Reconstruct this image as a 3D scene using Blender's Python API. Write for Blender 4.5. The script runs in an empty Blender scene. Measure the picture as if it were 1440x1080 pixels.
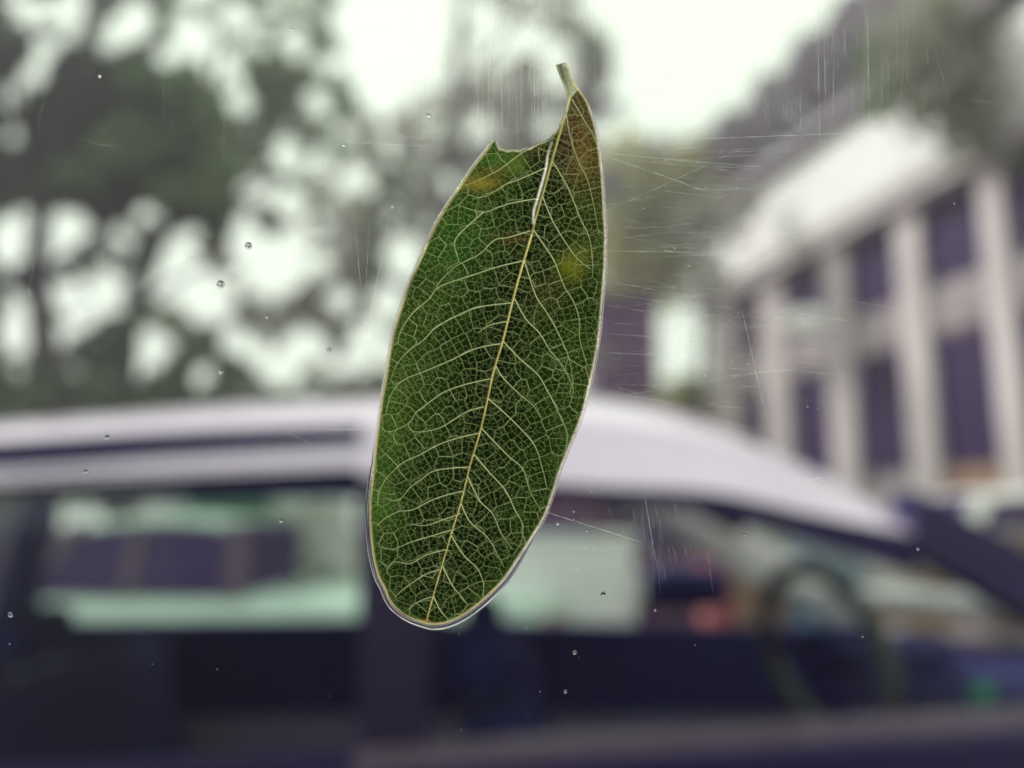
import bpy, bmesh, math, random
import numpy as np
from mathutils import Vector, Matrix
from mathutils.geometry import delaunay_2d_cdt

SC = bpy.context.scene
COL = SC.collection
PI = math.pi
rnd = random.Random(7)
rs = np.random.RandomState(11)

# ------------------------------------------------------------------ camera
EYE = Vector((0, 0, 1.28))
F = 1200.0
PITCH = math.atan2(200, F)
FW = Vector((0, math.cos(PITCH), math.sin(PITCH)))
UP = Vector((0, -math.sin(PITCH), math.cos(PITCH)))
RT = Vector((1, 0, 0))
DL = 0.106                       # metres from the lens to the leaf
cam = bpy.data.cameras.new('camera')
cam.sensor_width = 36
cam.lens = 30
cam.clip_start = 0.004
cam.clip_end = 1500
cam.dof.use_dof = True
cam.dof.focus_distance = DL
cam.dof.aperture_fstop = 7.4
cam_o = bpy.data.objects.new('camera', cam)
COL.objects.link(cam_o)
cam_o.location = EYE
cam_o.rotation_euler = (PI / 2 + PITCH, 0, 0)
SC.camera = cam_o

# ------------------------------------------------------------------ world, sun, exposure
W = bpy.data.worlds.new('World'); SC.world = W; W.use_nodes = True
nt = W.node_tree; nt.nodes.clear()
N = nt.nodes.new
sky = N('ShaderNodeTexSky'); sky.sky_type = 'NISHITA'; sky.sun_disc = False
SUN_EL, SUN_AZ = math.radians(42), math.radians(-68)
sky.sun_elevation = SUN_EL; sky.sun_rotation = SUN_AZ
hs = N('ShaderNodeHueSaturation'); hs.inputs['Saturation'].default_value = .25
mx = N('ShaderNodeMix'); mx.data_type = 'RGBA'; mx.inputs[0].default_value = .9
tc = N('ShaderNodeTexCoord'); nz = N('ShaderNodeTexNoise'); nz.inputs['Scale'].default_value = 2.0; nz.inputs['Detail'].default_value = 3
cr = N('ShaderNodeValToRGB')
cr.color_ramp.elements[0].position = .3; cr.color_ramp.elements[0].color = (.76, .865, .70, 1)
cr.color_ramp.elements[1].position = .7; cr.color_ramp.elements[1].color = (.81, .91, .75, 1)
vm = N('ShaderNodeVectorMath'); vm.operation = 'SCALE'; vm.inputs['Scale'].default_value = 10.0
bg = N('ShaderNodeBackground'); bg.inputs['Strength'].default_value = .1
ow = N('ShaderNodeOutputWorld')
L = nt.links.new
L(tc.outputs['Generated'], nz.inputs['Vector']); L(nz.outputs['Fac'], cr.inputs['Fac'])
L(cr.outputs['Color'], vm.inputs[0])
L(sky.outputs['Color'], hs.inputs['Color']); L(hs.outputs['Color'], mx.inputs[6]); L(vm.outputs['Vector'], mx.inputs[7])
L(mx.outputs[2], bg.inputs['Color']); L(bg.outputs[0], ow.inputs['Surface'])

sun = bpy.data.lights.new('sun', 'SUN'); sun.energy = 2.3; sun.angle = math.radians(11); sun.color = (1, .97, .92)
so = bpy.data.objects.new('sun', sun); COL.objects.link(so)
sd = Vector((math.sin(SUN_AZ) * math.cos(SUN_EL), math.cos(SUN_AZ) * math.cos(SUN_EL), math.sin(SUN_EL)))
so.rotation_euler = sd.to_track_quat('Z', 'Y').to_euler(); so.location = (0, 0, 30)

vs = SC.view_settings
vs.view_transform = 'Standard'; vs.look = 'None'; vs.exposure = .6; vs.gamma = 1
try: vs.use_curve_mapping = False
except Exception: pass
SC.render.engine = 'CYCLES'
SC.cycles.use_denoising = True
SC.cycles.max_bounces = 8; SC.cycles.transparent_max_bounces = 16
SC.cycles.transmission_bounces = 8
SC.cycles.sample_clamp_indirect = 6

# ------------------------------------------------------------------ helpers
def ray(px, py):
    return FW + RT * ((px - 720) / F) + UP * ((540 - py) / F)
def P(px, py, y):
    """point of the place at world distance y seen at pixel (px, py) of the photograph"""
    d = ray(px, py)
    return EYE + d * (y / d.y)
def LP(px, py, off=0.0):
    """point on the plane of the glass"""
    return EYE + ray(px, py) * DL + FW * off
PX = DL / F

def tag(o, label=None, cat=None, group=None, kind=None):
    if label: o['label'] = label
    if cat: o['category'] = cat
    if group: o['group'] = group
    if kind: o['kind'] = kind
    return o
def empty(name, loc=(0, 0, 0), rz=0):
    o = bpy.data.objects.new(name, None); COL.objects.link(o)
    o.location = loc; o.rotation_euler = (0, 0, rz); o.empty_display_size = .1
    return o
def link(name, me, parent=None, m=None, smooth=False):
    if m is not None: me.materials.append(m)
    o = bpy.data.objects.new(name, me); COL.objects.link(o)
    if parent is not None:
        o.parent = parent
    if smooth:
        me.polygons.foreach_set('use_smooth', [True] * len(me.polygons))
    return o
def mesh_of(name, vs_, fs_):
    me = bpy.data.meshes.new(name); me.from_pydata([tuple(v) for v in vs_], [], fs_); me.update(); return me
def bm_obj(name, bm, m, parent=None, smooth=False, recalc=True):
    if recalc: bmesh.ops.recalc_face_normals(bm, faces=bm.faces)
    me = bpy.data.meshes.new(name); bm.to_mesh(me); bm.free()
    return link(name, me, parent, m, smooth)
def box_bm(c, s, bev=0, rot=None, bm=None):
    bm2 = bmesh.new()
    bmesh.ops.create_cube(bm2, size=1)
    for v in bm2.verts: v.co = Vector((v.co.x * s[0], v.co.y * s[1], v.co.z * s[2]))
    if bev: bmesh.ops.bevel(bm2, geom=bm2.edges[:], offset=bev, segments=2, affect='EDGES', profile=.5)
    M = Matrix.Translation(c) @ (rot.to_4x4() if rot else Matrix.Identity(4))
    bm2.transform(M)
    if bm is None: return bm2
    t = bpy.data.meshes.new('t'); bm2.to_mesh(t); bm2.free(); bm.from_mesh(t); bpy.data.meshes.remove(t)
    return bm
def box(name, c, s, m, parent=None, bev=0, rot=None):
    return bm_obj(name, box_bm(c, s, bev, rot), m, parent)
def tube_data(pts, rad, seg=8, closed=False, flat=None):
    """vertices and faces of a tube along pts; rad: number or list"""
    n = len(pts); V, Fc = [], []
    if not hasattr(rad, '__len__'): rad = [rad] * n
    prev = None
    for i, p in enumerate(pts):
        p = Vector(p)
        if closed: t = Vector(pts[(i + 1) % n]) - Vector(pts[(i - 1) % n])
        else: t = Vector(pts[min(i + 1, n - 1)]) - Vector(pts[max(i - 1, 0)])
        t.normalize()
        if prev is None:
            a = t.orthogonal().normalized()
        else:
            a = (prev - t * prev.dot(t)).normalized()
        prev = a; b = t.cross(a)
        for k in range(seg):
            an = 2 * PI * k / seg
            V.append(p + (a * math.cos(an) + b * math.sin(an)) * rad[i])
    for i in range(n if closed else n - 1):
        j = (i + 1) % n
        for k in range(seg):
            k2 = (k + 1) % seg
            Fc.append((i * seg + k, i * seg + k2, j * seg + k2, j * seg + k))
    if not closed:
        Fc.append(tuple(range(seg - 1, -1, -1))); Fc.append(tuple((n - 1) * seg + k for k in range(seg)))
    return V, Fc
def tube(name, pts, rad, m, parent=None, seg=8, closed=False):
    V, Fc = tube_data(pts, rad, seg, closed)
    return link(name, mesh_of(name, V, Fc), parent, m, True)
def slab(name, poly, n, t, m, parent=None, bev=0):
    """closed polygon of points given thickness t along n"""
    n = Vector(n).normalized(); k = len(poly)
    V = [Vector(p) for p in poly] + [Vector(p) + n * t for p in poly]
    Fc = [tuple(range(k))[::-1], tuple(range(k, 2 * k))] + [(i, (i + 1) % k, k + (i + 1) % k, k + i) for i in range(k)]
    bm = bmesh.new(); bm.from_mesh(mesh_of('t', V, Fc))
    if bev: bmesh.ops.bevel(bm, geom=bm.edges[:], offset=bev, segments=2, affect='EDGES')
    return bm_obj(name, bm, m, parent)
def catmull(pts, per=8, closed=False):
    pts = [np.array(p, float) for p in pts]; n = len(pts); out = []
    for i in range(n if closed else n - 1):
        if closed: p0, p1, p2, p3 = pts[i - 1], pts[i], pts[(i + 1) % n], pts[(i + 2) % n]
        else: p0, p1, p2, p3 = pts[max(i - 1, 0)], pts[i], pts[i + 1], pts[min(i + 2, n - 1)]
        for k in range(per):
            t = k / per
            out.append(.5 * ((2 * p1) + (-p0 + p2) * t + (2 * p0 - 5 * p1 + 4 * p2 - p3) * t * t + (-p0 + 3 * p1 - 3 * p2 + p3) * t ** 3))
    if not closed: out.append(pts[-1])
    return np.array(out)

# ------------------------------------------------------------------ materials
def mat(name, col, rough=.6, metal=0, noise=.12, scale=20, bump=0, coat=0, spec=.5, trans=0):
    m = bpy.data.materials.new(name); m.use_nodes = True
    t = m.node_tree; b = t.nodes['Principled BSDF']
    b.inputs['Roughness'].default_value = rough; b.inputs['Metallic'].default_value = metal
    b.inputs['Specular IOR Level'].default_value = spec
    if coat: b.inputs['Coat Weight'].default_value = coat; b.inputs['Coat Roughness'].default_value = .06
    if trans: b.inputs['Transmission Weight'].default_value = trans
    c = t.nodes.new('ShaderNodeTexCoord'); n = t.nodes.new('ShaderNodeTexNoise'); n.inputs['Scale'].default_value = scale; n.inputs['Detail'].default_value = 5
    r = t.nodes.new('ShaderNodeValToRGB')
    r.color_ramp.elements[0].position = .3; r.color_ramp.elements[1].position = .7
    r.color_ramp.elements[0].color = tuple(max(0, x * (1 - noise)) for x in col) + (1,)
    r.color_ramp.elements[1].color = tuple(min(1, x * (1 + noise)) for x in col) + (1,)
    t.links.new(c.outputs['Object'], n.inputs['Vector']); t.links.new(n.outputs['Fac'], r.inputs['Fac']); t.links.new(r.outputs['Color'], b.inputs['Base Color'])
    if bump:
        bp = t.nodes.new('ShaderNodeBump'); bp.inputs['Strength'].default_value = bump; bp.inputs['Distance'].default_value = .01
        t.links.new(n.outputs['Fac'], bp.inputs['Height']); t.links.new(bp.outputs['Normal'], b.inputs['Normal'])
    return m
def leaf_mat(name, c1, c2, tr=.35):
    m = bpy.data.materials.new(name); m.use_nodes = True
    t = m.node_tree; t.nodes.clear()
    o = t.nodes.new('ShaderNodeOutputMaterial'); d = t.nodes.new('ShaderNodeBsdfDiffuse'); tl = t.nodes.new('ShaderNodeBsdfTranslucent'); g = t.nodes.new('ShaderNodeBsdfGlossy')
    g.inputs['Roughness'].default_value = .35
    mi = t.nodes.new('ShaderNodeMixShader'); mi.inputs[0].default_value = tr
    m2 = t.nodes.new('ShaderNodeMixShader'); m2.inputs[0].default_value = .05
    c = t.nodes.new('ShaderNodeTexCoord'); n = t.nodes.new('ShaderNodeTexNoise'); n.inputs['Scale'].default_value = 1.3; n.inputs['Detail'].default_value = 4
    r = t.nodes.new('ShaderNodeValToRGB'); r.color_ramp.elements[0].position = .35; r.color_ramp.elements[1].position = .65
    r.color_ramp.elements[0].color = c1 + (1,); r.color_ramp.elements[1].color = c2 + (1,)
    k = t.links.new
    k(c.outputs['Object'], n.inputs['Vector']); k(n.outputs['Fac'], r.inputs['Fac'])
    k(r.outputs['Color'], d.inputs['Color']); k(r.outputs['Color'], tl.inputs['Color'])
    k(d.outputs[0], mi.inputs[1]); k(tl.outputs[0], mi.inputs[2]); k(mi.outputs[0], m2.inputs[1]); k(g.outputs[0], m2.inputs[2]); k(m2.outputs[0], o.inputs['Surface'])
    return m
def pane_mat(name, tint=(.8, .8, .85), refl=1.0, rough=.0):
    """thin window glass: clear but tinted, with the mirror gloss that glass has at each angle"""
    m = bpy.data.materials.new(name); m.use_nodes = True
    t = m.node_tree; t.nodes.clear()
    o = t.nodes.new('ShaderNodeOutputMaterial'); a = t.nodes.new('ShaderNodeBsdfTransparent'); a.inputs['Color'].default_value = tint + (1,)
    g = t.nodes.new('ShaderNodeBsdfGlossy'); g.inputs['Roughness'].default_value = rough
    f = t.nodes.new('ShaderNodeFresnel'); f.inputs['IOR'].default_value = 1.5
    mu = t.nodes.new('ShaderNodeMath'); mu.operation = 'MULTIPLY'; mu.inputs[1].default_value = refl
    mi = t.nodes.new('ShaderNodeMixShader')
    k = t.links.new
    k(f.outputs[0], mu.inputs[0]); k(mu.outputs[0], mi.inputs[0]); k(a.outputs[0], mi.inputs[1]); k(g.outputs[0], mi.inputs[2]); k(mi.outputs[0], o.inputs['Surface'])
    return m
def film_mat(name, col, cover):
    """a thin whitish scuff that lets most light by and scatters the rest"""
    m = bpy.data.materials.new(name); m.use_nodes = True
    t = m.node_tree; t.nodes.clear()
    o = t.nodes.new('ShaderNodeOutputMaterial'); a = t.nodes.new('ShaderNodeBsdfTransparent')
    d = t.nodes.new('ShaderNodeBsdfTranslucent'); d.inputs['Color'].default_value = col + (1,)
    mi = t.nodes.new('ShaderNodeMixShader')
    c = t.nodes.new('ShaderNodeTexCoord'); n = t.nodes.new('ShaderNodeTexNoise'); n.inputs['Scale'].default_value = 900; n.inputs['Detail'].default_value = 3
    r = t.nodes.new('ShaderNodeMapRange'); r.inputs[1].default_value = .35; r.inputs[2].default_value = .65; r.inputs[3].default_value = cover * .25; r.inputs[4].default_value = cover
    k = t.links.new
    k(c.outputs['Object'], n.inputs['Vector']); k(n.outputs['Fac'], r.inputs[0]); k(r.outputs[0], mi.inputs[0])
    k(a.outputs[0], mi.inputs[1]); k(d.outputs[0], mi.inputs[2]); k(mi.outputs[0], o.inputs['Surface'])
    return m
def glass_mat(name, ior=1.33, col=(1, 1, 1)):
    m = bpy.data.materials.new(name); m.use_nodes = True
    t = m.node_tree; t.nodes.clear()
    o = t.nodes.new('ShaderNodeOutputMaterial'); g = t.nodes.new('ShaderNodeBsdfGlass'); g.inputs['IOR'].default_value = ior; g.inputs['Roughness'].default_value = .0
    g.inputs['Color'].default_value = col + (1,)
    t.links.new(g.outputs[0], o.inputs['Surface'])
    return m

M_asphalt = mat('asphalt', (.055, .052, .062), .9, noise=.3, scale=3, bump=.2)
M_paint = mat('silver_lilac_paint', (.74, .62, .80), .3, .0, noise=.03, coat=.6)
M_pillar = mat('baked_dark_indigo', (.016, .007, .075), .5, noise=.1)  # the front pillar's dark reflections put into its base colour
M_seal = mat('rubber_seal', (.02, .01, .08), .8)
M_trim = mat('belt_trim', (.24, .18, .25), .35, .3)
M_int = mat('dark_cabin_plastic', (.022, .014, .15), .7)
M_seat = mat('navy_seat_fabric', (.028, .022, .17), .95, bump=.3, scale=200)
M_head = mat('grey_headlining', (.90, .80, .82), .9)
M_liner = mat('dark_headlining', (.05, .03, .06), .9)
M_wheelrim = mat('steering_leather', (.16, .15, .13), .5)
M_tyre = mat('tyre_rubber', (.02, .02, .02), .85)
M_rim = mat('alloy_rim', (.5, .5, .52), .3, .8)
M_win = pane_mat('side_window_glass', (.92, .95, .95), .4)
M_wall = mat('pale_render', (.62, .54, .57), .9, noise=.12, scale=2, bump=.2)
M_span = mat('dimmed_spandrel', (.36, .31, .33), .9, noise=.4, scale=2)  # darker than the wall: dimness of the recess put into the colour
M_fascia = mat('white_fascia_paint', (.90, .86, .88), .7, noise=.06, scale=2)
M_roof = mat('grey_roof_sheet', (.36, .32, .37), .7, noise=.2, scale=4)
M_dwin = mat('purple_dark_glass', (.028, .008, .08), .55, spec=.25)
M_bframe = mat('window_frame_paint', (.10, .06, .10), .6)
M_bark = mat('bark', (.06, .045, .065), .95, noise=.4, scale=8, bump=.6)
M_purple = mat('plum_shade_tone', (.15, .07, .18), .9, noise=.25, scale=2)  # dark plum stands in for the shade under the trees
M_terra = mat('terracotta_wall', (.36, .22, .16), .9, noise=.15, scale=3)
M_white = mat('white_paint', (.90, .89, .88), .5, coat=.4)
M_green = mat('green_plastic', (.05, .40, .24), .4)
M_red = mat('red_plastic', (.34, .05, .06), .4)
M_teal = mat('teal_paint', (.05, .13, .20), .4, coat=.3)
M_palegreen = mat('pale_green_paint', (.52, .66, .58), .4, coat=.5)
M_kerb = mat('kerb_stone', (.3, .29, .29), .9, bump=.3)
M_shell = mat('own_cabin_lining', (.035, .02, .09), .9)

# ------------------------------------------------------------------ ground
def sheet(name, x0, x1, y0, y1, z, m):
    return tag(link(name, mesh_of(name, [(x0, y0, z), (x1, y0, z), (x1, y1, z), (x0, y1, z)], [(0, 1, 2, 3)]), None, m), kind='structure')
sheet('ground', -600, 600, -600, 900, 0, M_asphalt)
M_grass = mat('verge_grass', (.06, .085, .03), .95, noise=.35, scale=6, bump=.5)
sheet('verge', -60, 2.0, 7.4, 40, .12, M_grass)
kb = tag(bm_obj('kerb', box_bm((-29, 7.32, .065), (62, .14, .13), .01), M_kerb), kind='structure')

# ------------------------------------------------------------------ building with pillars
bu = empty('pillared_building', (0, 0, 0))
tag(bu, 'long pale building with square pillars, dark windows and a deep white eaves band', 'building')
VX = 424.0
fd = ray(VX, 740); fd.z = 0; fd.normalize()          # direction in which the facade runs away
A0 = P(1420, 740, 7.0); A0.z = 0
fn = Vector((-fd.y, fd.x, 0))                         # faces the street (to the left)
if fn.x > 0: fn = -fn
def FB(px, py, out=0.0):
    """pixel -> distance along facade and height"""
    d = ray(px, py); o = EYE
    pl = A0 + fn * out
    t = (pl - o).dot(fn) / d.dot(fn)
    q = o + d * t
    return (q - A0).dot(fd), q.z
def FP(s, z, out=0.0):
    return A0 + fd * s + fn * out + Vector((0, 0, z))
Rf = Matrix((fd, fn, Vector((0, 0, 1)))).transposed()
def fbox(name, s0, s1, z0, z1, o0, o1, m, parent=bu, bev=.0):
    return box(name, FP((s0 + s1) / 2, (z0 + z1) / 2, (o0 + o1) / 2), (abs(s1 - s0), abs(o1 - o0), abs(z1 - z0)), m, parent, bev, Rf)
pil = []
for cx, wpx in ((1424, 56), (1297, 58), (1187, 52), (1094, 52), (1028, 40)):
    s, _ = FB(cx, 560); s1, _ = FB(cx - wpx / 2, 560); s2, _ = FB(cx + wpx / 2, 560)
    pil.append((s, abs(s1 - s2) * .64))
step = pil[1][0] - pil[0][0]
_, ZT = FB(1345, 250)
ZA, ZB, ZC, ZD = FB(1345, 258)[1], FB(1345, 388)[1], FB(1345, 460)[1], FB(1345, 655)[1]
s_far = pil[-1][0] + .3
allp = [(pil[0][0] - 2 * step, pil[0][1]), (pil[0][0] - step, pil[0][1])] + pil
for s, w in allp:
    fbox('pillar', s - w / 2, s + w / 2, 0, ZT + .02, -.03, .05, M_wall, bev=.012)
# wall behind with windows between the pillars
fbox('back_wall', allp[0][0] - 1, s_far, 0, ZT + 1.2, -.5, -.1, M_wall)
fbox('end_wall', s_far, s_far + .25, 0, ZT + .9, -6, 0.0, M_wall)
for i in range(len(allp) - 1):
    a, b = allp[i][0] + allp[i][1] / 2, allp[i + 1][0] - allp[i + 1][1] / 2
    for z0, z1, sil in ((ZB, ZA, 1), (ZD, ZC, 1), (.3, ZD - .35, 0)):
        w = fbox('window', a, b, z0, z1, -.09, -.06, M_dwin)
        fbox('window_frame', a + .02, b - .02, z1 - .05, z1, -.055, -.04, M_bframe, w)
        fbox('mullion', (a + b) / 2 - .02, (a + b) / 2 + .02, z0, z1 - .06, -.055, -.04, M_bframe, w)
    fbox('spandrel', a, b, ZC + .01, ZB - .01, -.095, -.04, M_span)
    fbox('spandrel', a, b, ZD - .34, ZD - .01, -.095, -.04, M_terra if i in (2,) else M_span)
fbox('eaves_band', allp[0][0] - 1.2, s_far + .35, ZT + .02, ZT + 1.05, -.4, .25, M_fascia, bev=.12)
fbox('soffit_strip', allp[0][0] - 1.2, s_far + .35, ZT - .06, ZT + .018, -.38, .18, M_wall)
slab('roof', [FP(allp[0][0] - 1.4, ZT + 1.07, .4), FP(s_far + .6, ZT + 1.07, .4), FP(s_far + .6, ZT + 3.0, -4.6), FP(allp[0][0] - 1.4, ZT + 3.0, -4.6)], (0, 0, 1), .12, M_roof, bu)
# wall lamp on the fourth pillar
lm = empty('wall_lamp', FP(pil[3][0] - .35, 2.9, .34))
tag(lm, 'white oval bulkhead lamp fixed beside the pillar below the eaves', 'lamp')
pc = P(1140, 455, 8.6)
bm = bmesh.new(); bmesh.ops.create_uvsphere(bm, u_segments=20, v_segments=12, radius=.2)
for v in bm.verts: v.co = Vector((v.co.x * 1.35, v.co.y * .6, v.co.z * .75))
lm.location = pc
bm_obj('lamp_globe', bm, M_white, lm, True)
box('bracket', (.0, .22, -.02), (.07, .35, .07), M_bframe, lm)

# shed added where dark shade lies under the trees
sh = empty('shade_shed', (0, 0, 0)); tag(sh, 'dark plum shed added for the shade beyond the car between tree and pillars', 'shed')
a, b = P(838, 600, 15), P(928, 600, 15)
zt = P(900, 425, 15).z
slab('wall', [(a.x, 15, 0), (b.x, 15, 0), (b.x, 15, zt), (a.x, 15, zt - .1)], (0, 1, 0), 2.5, M_purple, sh)
slab('roof', [(a.x - .1, 14.8, zt + .01), (b.x + .1, 14.8, zt + .08), (b.x + .1, 17.8, zt + .3), (a.x - .1, 17.8, zt + .2)], (0, 0, 1), .08, M_purple, sh)
a = P(905, 585, 14.9); box('door', (a.x, 14.97, 1.05), (.9, .05, 2.0), M_bframe, sh)

# ------------------------------------------------------------------ trees
TL_dark = leaf_mat('dark_leaves', (.028, .045, .030), (.07, .11, .05))
TL_mid = leaf_mat('green_leaves', (.09, .165, .065), (.19, .28, .12), .5)
TL_pale = leaf_mat('misted_grey_leaves', (.27, .26, .215), (.41, .39, .33), .5)  # paled beyond real foliage; the misty air is put into the colour
TL_olive = leaf_mat('olive_leaves', (.34, .34, .12), (.50, .50, .22), .45)
TL_purp = leaf_mat('plum_leaves', (.22, .18, .23), (.30, .26, .30), .4)
# openings of the left-hand crowns through which the sky shows
GAPS = [(330, 20, 16, 20), (232, 80, 14, 14), (160, 60, 12, 12), (20, 190, 12, 14), (100, 150, 11, 12), (415, 60, 16, 20), (455, 90, 12, 14), (200, 300, 13, 13), (265, 330, 14, 12), (420, 330, 14, 16), (480, 420, 16, 14), (550, 60, 62, 85), (540, 120, 38, 45), (585, 20, 60, 60), (535, -60, 60, 80), (390, 372, 44, 40), (345, 345, 24, 28), (250, 385, 38, 42), (292, 428, 34, 26), (395, 520, 30, 26), (428, 488, 34, 24),
        (205, 492, 26, 26), (95, 322, 30, 26), (42, 316, 26, 24), (62, 360, 30, 26), (6, 345, 22, 42), (25, 465, 30, 34), (90, 478, 16, 20), (62, 70, 16, 18), (46, 106, 17, 17),
        (15, 134, 16, 17), (112, 22, 26, 22), (66, 20, 14, 14), (190, 30, 24, 28), (262, 50, 22, 30), (308, 92, 24, 30), (338, 142, 18, 18), (570, 362, 26, 30), (545, 425, 22, 26),
        (35, 12, 20, 14), (700, 62, 22, 32), (678, 28, 16, 18), (640, 55, 14, 18), (655, 90, 12, 16), (745, 50, 20, 22), (770, 68, 30, 12), (480, 28, 14, 20), (505, 500, 20, 26), (330, 480, 20, 18), (452, 230, 12, 16), (400, 215, 14, 18), (490, 250, 16, 12),
        (150, 410, 18, 16), (165, 300, 0, 0), (96, 412, 20, 15), (130, 435, 18, 16), (360, 270, 22, 14), (410, 290, 22, 18), (520, 470, 22, 18), (555, 500, 20, 18), (365, 495, 14, 14), (470, 520, 16, 14), (440, 140, 10, 14)]
GAPS += [(rnd.uniform(0, 520), rnd.uniform(290, 560), *([rnd.uniform(6, 13)] * 2)) for _ in range(34)] + [(rnd.uniform(0, 420), rnd.uniform(-20, 120), *([rnd.uniform(8, 14)] * 2)) for _ in range(14)] + [(rnd.uniform(440, 860), rnd.uniform(0, 540), *([rnd.uniform(7, 17)] * 2)) for _ in range(40)]
GA = np.array([g for g in GAPS if g[2] > 0], float)
def to_px(Pw):
    d = Pw - np.array(EYE)
    f = d @ np.array(FW); x = d[:, 0] / f * F + 720; y = 540 - (d @ np.array(UP)) / f * F
    return x, y
def foliage(name, lobes, y0, y1, n, size, m, parent, gaps=True, keep=1.0, poly=None):
    """leaf-sized folded faces spread through the crown, fewer where the crown has its openings"""
    lob = np.array(lobes, float); area = lob[:, 2] * lob[:, 3]
    pick = rs.choice(len(lob), size=n, p=area / area.sum())
    r = np.sqrt(rs.rand(n)); th = rs.rand(n) * 2 * PI
    px = lob[pick, 0] + lob[pick, 2] * r * np.cos(th) * (1 + .12 * np.sin(th * 7)); py = lob[pick, 1] + lob[pick, 3] * r * np.sin(th)
    # gather into sprays
    ncl = max(1, n // 9); c = rs.randint(0, ncl, n)
    px = px[c] + rs.randn(n) * 7; py = py[c] + rs.randn(n) * 7
    yy = (y0 + (y1 - y0) * rs.rand(ncl))[c] + rs.randn(n) * .06
    ok = rs.rand(n) < keep
    if gaps:
        for gx, gy, gr, gs in GA:
            ok &= ~((((px - gx) / (gr + 5)) ** 2 + ((py - gy) / (gs + 5)) ** 2) < 1 + .12 * rs.randn(n))
    if poly is not None: ok &= poly(px, py)
    px, py, yy = px[ok], py[ok], yy[ok]; n = len(px)
    dx = (px - 720) / F; dv = (540 - py) / F
    fw, up = np.array(FW), np.array(UP)
    d = fw[None] + dx[:, None] * np.array([1., 0, 0]) + dv[:, None] * up
    c = np.array(EYE) + d * (yy / d[:, 1])[:, None]
    u = rs.randn(n, 3); u /= np.linalg.norm(u, axis=1)[:, None]
    v = rs.randn(n, 3); v -= (v * u).sum(1)[:, None] * u; v /= np.linalg.norm(v, axis=1)[:, None]
    w = np.cross(u, v)
    s = size * (.6 + .8 * rs.rand(n))[:, None]
    V = np.stack([c - u * s, c + v * s * .42 + w * s * .12, c + u * s, c - v * s * .42 + w * s * .12], 1).reshape(-1, 3)
    i = np.arange(n) * 4
    T = np.stack([i, i + 1, i + 2, i, i + 2, i + 3], 1).reshape(-1, 3)
    me = bpy.data.meshes.new(name)
    me.vertices.add(len(V)); me.vertices.foreach_set('co', V.ravel())
    me.loops.add(T.size); me.loops.foreach_set('vertex_index', T.ravel().astype(np.int32))
    me.polygons.add(len(T)); me.polygons.foreach_set('loop_start', np.arange(len(T), dtype=np.int32) * 3)
    me.update(calc_edges=True); me.validate()
    return link(name, me, parent, m)
def tree(label, px_base, y, trunk_pts, rad, limbs, crowns, group='trees and bushes behind the parked car'):
    base = P(px_base, 740, y)
    t = empty('broadleaf_tree', (base.x, base.y, 0)); tag(t, label, 'tree', group)
    def rel(q): return (q.x - base.x, q.y - base.y, q.z)
    pts = [(0, 0, 0)] + [rel(P(a, b, y)) for a, b in trunk_pts]
    n = len(pts)
    tr = tube('trunk', pts, [rad * (1.25 - .8 * i / (n - 1)) for i in range(n)], M_bark, t, 10)
    for lb in limbs:
        q = [rel(P(a, b, y + k * .12)) for k, (a, b) in enumerate(lb)]
        q = [tuple(v) for v in catmull(q, 4)]
        tube('limb', q, [rad * .5 * (1.1 - .85 * i / (len(q) - 1)) for i in range(len(q))], M_bark, t, 7)
    for lobes, y0, y1, nn, sz, m, kw in crowns:
        o = foliage('crown', lobes, y0, y1, nn, sz, m, t, **kw)
        o.location = (-base.x, -base.y, 0)
    return t
tree('dark heavy tree with a twin trunk and round sky gaps low in its crown', 66, 8.2, [(66, 590), (62, 480), (52, 380), (60, 260), (110, 120), (140, -60)], .14,
     [[(60, 430), (20, 400), (-40, 330)], [(55, 400), (110, 350), (200, 285), (290, 230)], [(60, 270), (30, 180), (0, 60)], [(66, 520), (120, 470), (175, 440)]],
     [([(120, 200, 190, 120), (60, 60, 180, 130), (200, 260, 140, 60), (-60, 260, 120, 260), (30, 240, 120, 90)], 7.9, 9.4, 26000, .085, TL_dark, {}),
      ([(285, 150, 42, 60), (250, 240, 50, 40), (190, 200, 60, 30), (230, 110, 50, 25), (300, 250, 40, 40), (120, 250, 40, 22)], 7.4, 8.0, 2300, .08, TL_mid, {}),
      ([(60, 400, 180, 110), (30, 520, 140, 60)], 8.0, 9.0, 3200, .08, TL_dark, {}),
      ([(20, 545, 60, 45)], 7.8, 8.6, 900, .07, TL_mid, {})])
tree('green tree with slender trunk standing next to the dark heavy tree', 182, 9.6, [(182, 590), (180, 520), (190, 430), (230, 330), (280, 220), (310, 60)], .11,
     [[(190, 440), (240, 400), (330, 350)], [(230, 330), (300, 300), (400, 240)], [(180, 520), (140, 500), (100, 470)]],
     [([(330, 60, 150, 130), (300, 170, 130, 90), (280, 280, 100, 60), (420, 150, 80, 120)], 9.3, 10.8, 6500, .09, TL_mid, {}),
      ([(170, 540, 90, 50), (240, 500, 120, 60), (330, 540, 150, 50)], 9.2, 10.2, 3000, .08, TL_mid, {}),
      ([(400, 420, 150, 150), (350, 320, 100, 60), (440, 520, 110, 50)], 10, 11.4, 7000, .09, TL_pale, {'keep': 1.0})])
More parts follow.
